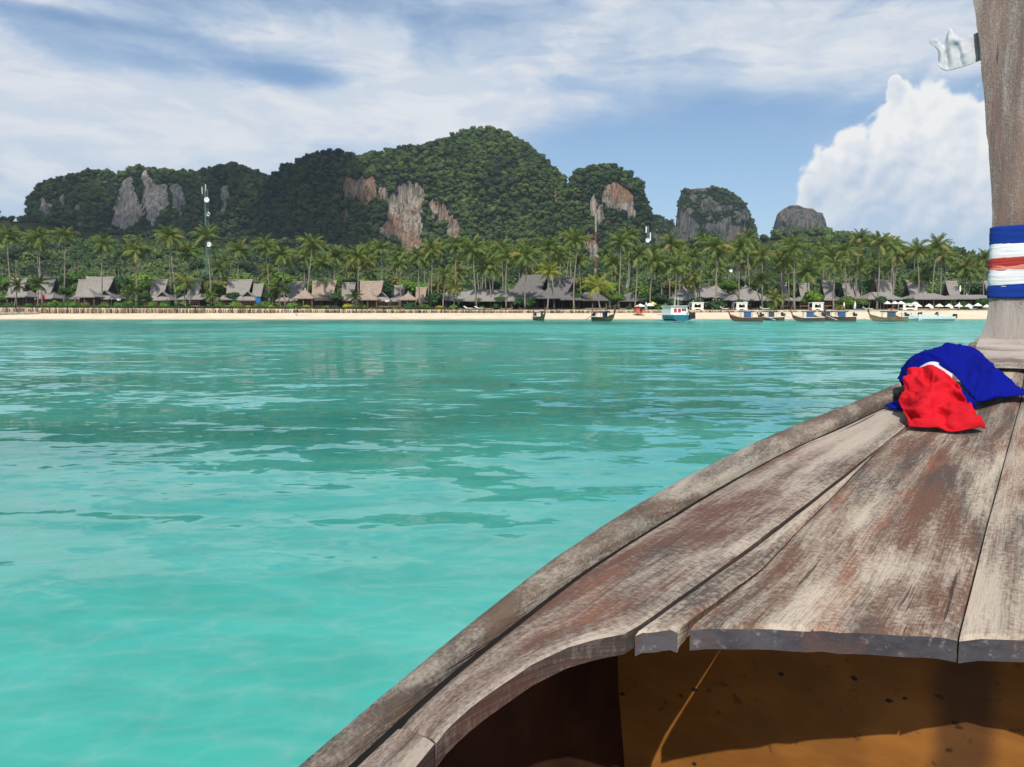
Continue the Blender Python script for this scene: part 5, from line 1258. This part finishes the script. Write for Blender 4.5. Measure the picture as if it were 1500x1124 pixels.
_arch = [(0, -3.0), (.06, -3.03), (.22, -3.08), (.41, -3.15), (.53, -3.2), (.62, -3.265), (.70, -3.35), (.735, -3.43), (.76, -3.56), (.768, -3.62), (.766, -3.70)]
_archs = [(-n, s) for n, s in _arch[::-1][:-1]] + [(.04, -2.985), (.15, -2.985), (.27, -3.05)] + _arch[3:]
def arch_s(n): return float(np.interp(n, [p[0] for p in _archs], [p[1] for p in _archs]))
def seam3(s): return float(np.interp(s, [-3.1, -3.03, -2.42, -1.18, -.5], [-.063, -.06, -.04, .008, .015]))
def seam1(s): return cub([(-3.7, .70), (-3.27, .62), (-2.69, .50), (-1.7, .33), (-.9, .2), (-.4, .13)], s)
def seam2(s): return float(np.interp(s, [-3.3, -3.21, -3.06, -2.88, -1.85], [.562, .54, .505, .465, .357])) + .0025 * fbm(s * 7, 0, 0, 2)
def in_edge(s):                                       # inner edge of the side deck, then the first seam
    if s < -3.70: return float(np.interp(s, [-7.5, -5, -3.77, -3.70], [.68, .73, .755, .766]))
    if s < -3.265: return float(np.interp(s, [-3.70, -3.62, -3.56, -3.43, -3.35, -3.265], [.766, .768, .76, .735, .70, .62]))
    return seam1(s)

def plank(sgn, nin, nout, s0, s1, mats, name='plank', th=.042, rows=46, cols=9, arch=True, gap=.004, edge_mi=1, seed=0, lab=None, inset=0.0):
    """one deck board; nin/nout give its edges, sgn its side of the keel"""
    P = []
    for i in range(rows + 1):
        t = (i / rows) ** 1.15; row = []
        for j in range(cols + 1):
            f = j / cols; s = s0
            for _ in range(6):
                a, b = nin(s) + gap, nout(s) - gap
                n = lerp(a, b, f); st = arch_s(sgn * n) if arch else s0; s = lerp(st, s1, t)
            w = max(b - a, .01); e = min(f, 1 - f) * w
            z = dz(s) - .006 * max(0, 1 - e / .010) ** 2 + .0035 * fbm(n * 5 + seed, s * 2.0, seed, 3) + .0015 * fbm(n * 30, s * 5, seed + 3, 2)
            if i == 0: z -= .006; s += .004 * fbm(n * 22, 0, seed, 3)
            if i == 1 and arch: s = lerp(st, s1, .004)
            row.append((sgn * n, s, z))
        P.append(row)
    GR = [[((j / cols) * (nout(-2.6) - nin(-2.6)) if arch else (j / cols) * .16, row[j][1], seed * 2.3) for j in range(cols + 1)] for row in P]
    mb = MB(); fl = sgn < 0
    Pt = [P[1]] + P[2:]
    mb.grid([P[0], P[1]], 0, fl); mb.grid(P[1:], 0, fl)
    Q = [[(r[j][0] + min(1, i_ / 3) * ((inset if cols < 10 else 0) * sgn if j == 0 else -(inset if cols >= 10 else 0) * sgn if j == cols else 0), r[j][1], r[j][2] - th) for j in range(cols + 1)] for i_, r in enumerate(P)]
    mb.grid(Q, 0, not fl)
    M = [(x, y + .002 * fbm(x * 30, 2, seed, 2), z - th * .5) for x, y, z in P[0]]
    mb.grid([P[0], M, Q[0]], edge_mi, not fl); mb.grid([P[-1], Q[-1]], 0, fl)
    mb.grid([[r[0] for r in P], [r[0] for r in Q]], edge_mi if not arch else 0, fl); mb.grid([[r[-1] for r in P], [r[-1] for r in Q]], 0, not fl)
    o = mb.build(name, mats, BOAT, False)
    look = {}
    for rp_, rg_ in zip(P, GR):
        for q, h in zip(rp_, rg_): look[(float(q[0]), float(q[1]))] = h
    for pts in (M, [q for r in Q for q in r]):
        src = GR[0] if pts is M else [h for r in GR for h in r]
        for q, h in zip(pts, src): look[(float(q[0]), float(q[1]))] = h
    ga = o.data.attributes.new('grain', 'FLOAT_VECTOR', 'POINT'); vals = []
    for v in mb.v:
        h = look[(v[0], v[1])]; vals += [h[0], h[1], h[2] + v[2] * .3]
    ga.data.foreach_set('vector', vals)
    if lab: o['label'] = lab
    for p in o.data.polygons: p.use_smooth = True
    return o
DE = MAT['deck_edge_paint']
for sgn, k in ((-1, 0), (1, 3)):
    plank(sgn, in_edge, lambda s: rail_in(s) - .020, -3.70, -.45, [MAT['deck_wood_side'], MAT['side_edge_wood']], 'plank', arch=False, rows=64, seed=1 + k)
    plank(sgn, in_edge, lambda s: rail_in(s) - .020, -7.3, -3.706, [MAT['deck_wood_side'], MAT['side_edge_wood']], 'side_deck', arch=False, rows=50, cols=5, seed=2 + k)
    plank(sgn, seam2, lambda s: seam1(s) - .004, -3.2, -1.82, [MAT[f'deck_wood_{k}'], DE], seed=3 + k, cols=6, gap=.0022, inset=.014)
    plank(sgn, lambda s: -seam3(s) if sgn < 0 else seam3(s), lambda s: seam2(s) - .0005 - .015 * max(0, min(1, 1 - (s + 3.22) / .34)) if s < -1.8 else seam1(s), -3.0, -.55, [MAT[f'deck_wood_{k + 1}'], DE], seed=4 + k, rows=70, cols=16, gap=.0018, inset=.014 if sgn < 0 else .0)
# outer rail, a rounded timber
for sgn in (-1, 1):
    ss = np.concatenate([np.linspace(-7.3, -3.9, 22), np.linspace(-3.85, -.15, 70)]); P = []
    for s in ss:
        a, b = rail_in(s), rail_out(s) + .004 * fbm(s * 4, 1, sgn, 3); z = dz(s) + .014 + .004 * fbm(s * 3, 5, sgn, 3); w = b - a; wob = .004 * fbm(s * 9, 2, sgn, 2)
        sec = [(a, z - .10), (a, z - .012), (a + .010, z - .001 + wob), (a + w * .35, z + .005 + wob), (a + w * .7, z + .001), (b - .012, z - .012), (b, z - .035), (b - .004, z - .075), (b - .03, z - .10)]
        P.append([(sgn * n, s, zz) for n, zz in sec] + [(sgn * sec[0][0], s, sec[0][1])])
    mb = MB(); mb.grid(P, 0, sgn > 0); mb.add(P[0][:-1], [tuple(range(9))]); mb.add(P[-1][:-1], [tuple(range(9))])
    mb.build('rail', MAT['rail_wood'], BOAT, True)
    mb = MB(); mb.grid([[(sgn * (rail_in(s) + d), s, dz(s) - .016) for d in (-.03, .004)] for s in ss], 0, sgn > 0); mb.build('caulking', MAT['tar'], BOAT)  # black strip added for the shade deep in the rail groove
# hull skin
def hull_sec(s, off=0.0):
    b = rail_out(s) - .02 - off; zt = dz(s) - .08; k = -.32 + 1.0 * max(0, (s + 1.2) / 1.4) ** 1.7 + off
    f = [(1.0, 1.0), (.99, .75), (.95, .48), (.78, .22), (.45, .06), (0, 0)]
    return [(b * x, s, lerp(k, zt, z)) for x, z in f]
ss = np.linspace(-7.4, .15, 40)
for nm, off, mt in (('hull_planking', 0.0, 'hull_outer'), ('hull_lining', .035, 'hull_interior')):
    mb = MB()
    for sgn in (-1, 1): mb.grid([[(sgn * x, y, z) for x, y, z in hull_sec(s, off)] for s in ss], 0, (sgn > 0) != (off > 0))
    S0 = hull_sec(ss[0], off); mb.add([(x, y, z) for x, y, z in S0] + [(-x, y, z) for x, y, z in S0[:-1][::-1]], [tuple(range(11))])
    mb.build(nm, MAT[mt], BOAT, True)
for k, s in enumerate((-6.6, -5.9, -5.2, -4.5, -3.9)):
    for sgn in (-1, 1): MB().tube([(sgn * x * .965, y, z + .02) for x, y, z in hull_sec(s, .05)], .03, 6).build('hull_rib', MAT['hull_interior'], BOAT)
for j in range(8):
    n0 = -.60 + j * .15; P = MB().box((n0 + .075, -5.05, .14), (.143, 4.4, .025)); P.build('floor_board', MAT['floor_boards'], BOAT)
mb = MB(); ss_ = np.linspace(-2.78, -.35, 10)
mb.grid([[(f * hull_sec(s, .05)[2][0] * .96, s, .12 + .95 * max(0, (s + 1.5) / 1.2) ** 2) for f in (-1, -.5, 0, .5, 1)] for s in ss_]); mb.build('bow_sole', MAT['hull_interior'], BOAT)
# bulkhead below the foredeck
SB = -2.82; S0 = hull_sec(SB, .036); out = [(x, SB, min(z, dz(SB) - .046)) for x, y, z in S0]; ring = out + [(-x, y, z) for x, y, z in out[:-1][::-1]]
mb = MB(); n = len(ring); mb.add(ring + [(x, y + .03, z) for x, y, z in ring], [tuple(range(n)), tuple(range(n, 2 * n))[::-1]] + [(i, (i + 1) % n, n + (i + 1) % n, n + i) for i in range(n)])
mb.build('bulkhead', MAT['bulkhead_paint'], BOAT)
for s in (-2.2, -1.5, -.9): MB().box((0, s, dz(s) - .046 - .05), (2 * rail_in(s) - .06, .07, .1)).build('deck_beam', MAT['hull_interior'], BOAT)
# raised boards at the foot of the stem
for (n0, n1, s0, s1, zoff) in ((-.19, .035, -.74, -.02, .026), (.04, .19, -.60, -.02, .030)):
    mb = MB(); P = []
    for i in range(13):
        s = lerp(s0, s1, i / 12); w = min(1, (rail_out(s) - .02) / .2)
        row = []
        for j in range(9):
            f = j / 8; n = lerp(max(n0, -rail_out(s) + .02), min(n1, rail_out(s) - .02), f); row.append((n, s + (.006 * fbm(n * 20, 0, 1, 3) if i == 0 else 0), dz(s) + lerp(zoff, .0, i / 12) + .016 + .003 * fbm(n * 9, s * 6, 2, 3) - .004 * (i == 0)))
        P.append(row)
    Q = [[(x, y, z - .018) for x, y, z in r] for r in P]; mb.grid(P); mb.grid(Q, 0, True); mb.grid([Q[0], P[0]]); mb.grid([[r[0] for r in P], [r[0] for r in Q]]); mb.grid([[r[-1] for r in Q], [r[-1] for r in P]])
    b = mb.build('breasthook_board', MAT['block_wood'], BOAT)
MB().box((0, -.30, dz(-.30) + .004), (.34, .5, .014), rx=math.atan(.13)).build('breasthook_block', MAT['hull_interior'], BOAT)
# stem
STEM_L = [(1424, 503), (1431, 498), (1439, 488), (1444, 474), (1447, 455), (1449, 435), (1450, 410), (1452, 370), (1453, 335), (1453, 300), (1450, 250), (1446, 200), (1442, 150), (1438, 110), (1436, 80), (1433, 50), (1428, 20), (1425, 0), (1421, -40), (1417, -90), (1416, -150), (1420, -220)]
prof = []
for (u, v) in STEM_L:
    s = -.03
    for _ in range(4): p = on_station(u, v, s); s = -.03 + .07 * (p[2] - 1.54)
    prof.append((abs(p[0]), s, p[2]))
prof = [(.06, -.02, .25), (.16, .0, .9), (prof[0][0] + .01, .02, 1.30)] + prof
zs_ = [p[2] for p in prof]
def stem_half(z): return float(np.interp(z, zs_, [p[0] for p in prof]))
def stem_s(z): return float(np.interp(z, zs_, [p[1] for p in prof]))
Z = np.concatenate([np.linspace(prof[0][2], 1.28, 6), np.linspace(1.30, 1.75, 16), np.linspace(1.77, zs_[-1], 70)]); P = []
for z in Z:
    w = stem_half(z); s = stem_s(z); row = []
    rough = .0035 * fbm(z * 7, 1.0, 0, 4) + .006 * max(0, fbm(z * 23, 4.0, 0, 3) - .1) if z > 1.62 else .002
    for k in range(13):
        f = -1 + 2 * k / 12; e = abs(f) ** 8
        row.append((f * (w + rough * (1 if f < 0 else -.6)), s + .018 * e + .003 * fbm(f * 6, z * 1.2, 2, 3), z))
    back = [(f * (w - .012), s + .16, z) for f in np.linspace(1, -1, 7)]
    P.append(row + back + [row[0]])
mb = MB(); nfoot = sum(1 for z in Z if z < 1.78)
mb.grid(P); mb.add(P[-1][:-1], [tuple(range(20))])
mb.build('stem', MAT['stem_wood'], BOAT, True)

# ------------------------------------------------------------------ ribbons wound round the stem
def band(v0, v1, mat, name, label, puff=.012, tilt=0.0, seed=0, rows=22):
    z1 = on_station(1470, v0, 0)[2]; z0 = on_station(1470, v1, 0)[2]; mb = MB(); P = []; m = 64
    for i in range(rows + 1):
        t = i / rows; z = lerp(z0, z1, t); w = stem_half(z) + puff * .25; s = stem_s(z); row = []
        for k in range(m + 1):
            a = 2 * math.pi * k / m; ca, sa = math.cos(a), math.sin(a); p = .28
            x = w * math.copysign(abs(ca) ** p, ca); y = .09 * math.copysign(abs(sa) ** p, sa)
            fold = .0022 * (1 - 2 * abs(fbm(x * 5 + seed, z * 75 + x * 14, seed, 2))) + .002 * fbm(x * 9, z * 130, seed, 3)
            out_ = puff * .45 * (math.sin(math.pi * min(1, max(0, t))) ** .25) * .6 + fold * (0 < i < rows)
            q = max(math.hypot(x, y), .01); nx, ny = math.copysign(1, x) * (abs(x) / w) ** 8, math.copysign(1, y) * (abs(y) / .09) ** 8
            row.append((x + nx * out_, s + .085 + y + ny * out_ - .0, z + tilt * x + .006 * fbm(x * 7 + seed, y * 9, i * .12, 3)))
        P.append(row)
    mb.grid(P, 0)
    o = mb.build(name, MAT[mat], None, True); o.location = (BX, BY, 0); o.rotation_euler = (0, 0, -PSI)
    md = o.modifiers.new('thickness', 'SOLIDIFY'); md.thickness = .004; md.offset = 1
    return tag(o, label, 'ribbon')
band(331, 357, 'ribbon_blue', 'cloth_ribbon', 'upper blue cloth ribbon wound round the boat stem', .014, .03, 1)
band(354, 381, 'ribbon_white', 'cloth_ribbon', 'upper white cloth ribbon between the blue and red ones', .010, .03, 2)
band(376, 392, 'ribbon_red', 'cloth_ribbon', 'dark red twisted cloth ribbon in the middle of the stem wrapping', .017, .06, 3, 16)
band(384, 396, 'ribbon_coral', 'cloth_ribbon', 'thin coral ribbon just under the dark red one', .014, .05, 6, 12)
band(393, 421, 'ribbon_white', 'cloth_ribbon', 'lower white creased cloth ribbon above the bottom blue one', .010, .0, 4)
band(417, 436, 'ribbon_blue', 'cloth_ribbon', 'lower blue cloth ribbon at the bottom of the stem wrapping', .015, .01, 5)

# ------------------------------------------------------------------ cloths
def upsample(C, k):
    """Catmull-Rom refinement of a control grid"""
    C = np.asarray(C, float)
    def one(A):
        n = len(A); out = []
        for i in range(n - 1):
            p0, p1, p2, p3 = A[max(i - 1, 0)], A[i], A[i + 1], A[min(i + 2, n - 1)]
            for j in range(k):
                t = j / k; out.append(.5 * ((2 * p1) + (-p0 + p2) * t + (2 * p0 - 5 * p1 + 4 * p2 - p3) * t * t + (-p0 + 3 * p1 - 3 * p2 + p3) * t ** 3))
        out.append(A[-1]); return np.array(out)
    return np.swapaxes(one(np.swapaxes(one(C), 0, 1)), 0, 1)
def world(p): return np.array([BX + p[0] * PT[0] + p[1] * AX[0], BY + p[0] * PT[1] + p[1] * AX[1], p[2]])
def drape(u, v, vc, lift=.012):
    """point seen at (u, v), standing over the deck point seen at (u, vc)"""
    q = world(on_deck(u, vc, lift)); return at(u, v, q[1])
def cloth_grid(rows, k=8, amp=.006, seed=0, foldk=0.0, crease=0.0):
    G = upsample([[drape(*c) for c in r] for r in rows], k)
    n = np.cross(np.gradient(G, axis=0), np.gradient(G, axis=1)); n /= (np.linalg.norm(n, axis=2, keepdims=True) + 1e-9)
    r, c = G.shape[:2]
    for i in range(r):
        for j in range(c):
            e = min(1, i / 5, (r - 1 - i) / 5 + .3)
            d = amp * fbm(G[i, j][0] * 9, G[i, j][1] * 9, G[i, j][2] * 9 + seed, 3) + foldk * math.sin(j / c * 11 + i / r * 5 + 4 * fbm(i * .04, j * .02, seed, 2)) * e
            q = G[i, j]; d += crease * (.5 - abs(fbm(q[0] * 13 + seed, q[1] * 9, q[2] * 13, 2))) ** 2 * 4 * e
            d += crease * .35 * (.5 - abs(fbm(q[0] * 34 + seed, q[1] * 22, q[2] * 34, 2))) ** 2 * 4 * e
            G[i, j] += n[i, j] * d
            s = boat_xy(G[i, j]); G[i, j][2] = max(G[i, j][2], dz(s[1]) + .007)
    return G.tolist()
def cloth_part(G, name, mat, parent, th=.004):
    b = parent.location
    o = MB().grid([[(p[0] - b[0], p[1] - b[1], p[2] - b[2]) for p in r] for r in G]).build(name, MAT[mat], parent, True)
    md = o.modifiers.new('thickness', 'SOLIDIFY'); md.thickness = th; md.offset = 0; return o
c0 = world(on_deck(1380, 600))
CL = thing('tricolour_cloth', 'crumpled red, white and blue cloth thrown over the foredeck rail', 'cloth', tuple(c0))
blue = [[(1322, 566, 574), (1338, 549, 572), (1364, 532, 566), (1392, 528, 562), (1420, 532, 560), (1448, 545, 560), (1476, 564, 568), (1508, 578, 580)],
        [(1318, 556, 577), (1334, 531, 580), (1361, 514, 580), (1391, 506, 580), (1418, 512, 576), (1446, 532, 574), (1476, 557, 576), (1508, 577, 580)],
        [(1321, 558, 583), (1338, 531, 588), (1362, 518, 590), (1394, 516, 590), (1420, 528, 588), (1447, 550, 584), (1477, 568, 582), (1508, 578, 582)],
        [(1324, 562, 588), (1342, 538, 592), (1366, 526, 594), (1396, 532, 596), (1421, 550, 595), (1446, 570, 590), (1477, 575, 585), (1508, 579, 584)],
        [(1328, 566, 590), (1348, 545, 594), (1372, 536, 597), (1398, 550, 602), (1417, 572, 605), (1432, 588, 600), (1470, 582, 588), (1508, 580, 585)]]
cloth_part(cloth_grid(blue, 12, .006, 1, .003, .010), 'blue_panel', 'cloth_blue', CL)
cloth_part(cloth_grid([[(1296, 594, 594), (1312, 588, 588), (1330, 581, 582)], [(1304, 597, 598), (1322, 594, 596), (1340, 586, 594)], [(1316, 600, 600), (1332, 600, 602), (1350, 594, 602)]], 8, .004, 5), 'blue_flap', 'cloth_blue', CL)
cloth_part(cloth_grid([[(1398, 560, 606), (1412, 572, 606), (1424, 585, 604)], [(1405, 585, 608), (1418, 590, 606), (1430, 588, 602)], [(1412, 601, 604), (1422, 601, 603), (1431, 597, 601)]], 6, .004, 7), 'blue_fold', 'cloth_blue', CL)
white = [[(1334, 552, 592), (1346, 540, 594), (1362, 531, 596), (1378, 533, 597), (1396, 546, 600)], [(1336, 557, 594), (1348, 543, 596), (1364, 535, 598), (1380, 539, 599), (1395, 551, 603)], [(1339, 562, 596), (1350, 548, 599), (1366, 541, 601), (1381, 547, 603), (1393, 559, 606)]]
cloth_part(cloth_grid(white, 8, .003, 2), 'white_panel', 'cloth_white', CL)
cloth_part(cloth_grid([[(1329, 566, 592), (1337, 560, 593), (1348, 558, 595)], [(1328, 570, 594), (1338, 565, 595), (1350, 562, 597)], [(1330, 578, 596), (1340, 572, 598), (1352, 568, 600)]], 6, .003, 4), 'white_fold', 'cloth_white', CL)
red = [[(1338, 549, 596), (1348, 543, 598), (1362, 540, 600), (1378, 545, 602), (1392, 553, 606)],
       [(1332, 558, 600), (1348, 553, 604), (1366, 554, 606), (1384, 556, 608), (1402, 562, 612)],
       [(1328, 572, 604), (1348, 568, 610), (1366, 573, 612), (1388, 566, 612), (1410, 574, 616)],
       [(1321, 586, 606), (1344, 585, 614), (1366, 589, 616), (1390, 582, 616), (1416, 588, 618)],
       [(1321, 600, 611), (1346, 602, 619), (1370, 604, 620), (1392, 600, 622), (1422, 603, 622)],
       [(1329, 613, 618), (1350, 616, 623), (1374, 616, 624), (1396, 618, 627), (1430, 616, 625)],
       [(1331, 627, 627), (1352, 629, 629), (1376, 630, 630), (1402, 632, 632), (1443, 630, 630)]]
cloth_part(cloth_grid(red, 14, .012, 3, .014, .013), 'red_panel', 'cloth_red', CL)

# white rag knotted behind the stem
def rag():
    rows = [[(1361, 60, .02), (1370, 57, .00), (1382, 66, .03), (1391, 43, -.02), (1398, 50, -.05), (1408, 56, -.03), (1422, 52, .03), (1440, 44, .08)],
            [(1364, 65, .02), (1374, 65, .0), (1384, 72, .00), (1391, 58, -.05), (1402, 60, -.07), (1412, 60, -.02), (1426, 64, .04), (1442, 56, .09)],
            [(1374, 74, .01), (1379, 76, -.01), (1386, 80, .01), (1393, 72, -.04), (1404, 70, -.03), (1413, 74, -.06), (1426, 74, .03), (1442, 68, .09)],
            [(1375, 88, .02), (1380, 88, -.02), (1387, 90, .01), (1395, 86, -.05), (1405, 84, -.02), (1414, 84, -.05), (1428, 84, .02), (1443, 78, .09)],
            [(1374, 96, .0), (1379, 101, -.02), (1386, 104, .0), (1397, 102, -.04), (1408, 99, -.01), (1418, 96, -.03), (1430, 91, .03), (1444, 86, .09)]]
    G = upsample([[at(u, v, 4.20 + d * .42) for (u, v, d) in r] for r in rows], 7)
    b = at(1435, 70, 4.22)
    o = MB().grid([[tuple(p - b + np.array([0, .003 * fbm(p[0] * 40, p[2] * 40, 1, 2), 0])) for p in r] for r in G]).build('knotted_rag', MAT['cloth_white'], None, True); o.location = b
    md = o.modifiers.new('thickness', 'SOLIDIFY'); md.thickness = .003
    tag(o, 'white rag knotted to the edge of the tall boat stem, fluttering', 'rag')
rag()

# ------------------------------------------------------------------ air
def build_haze():
    m = bpy.data.materials.new('haze_air'); m.use_nodes = True; g = NT(m.node_tree)
    v = g.n('ShaderNodeVolumePrincipled'); v.inputs['Color'].default_value = (.72, .86, 1.0, 1); v.inputs['Density'].default_value = .00011; v.inputs['Anisotropy'].default_value = 0.0
    o = g.n('ShaderNodeOutputMaterial'); g.t.links.new(v.outputs[0], o.inputs['Volume'])
    h = MB().box((0, 850, 88.5), (5200, 3700, 195)).build('haze', m); tag(h, 'pale sea haze softening the far hills', 'haze', kind='stuff')
build_haze()
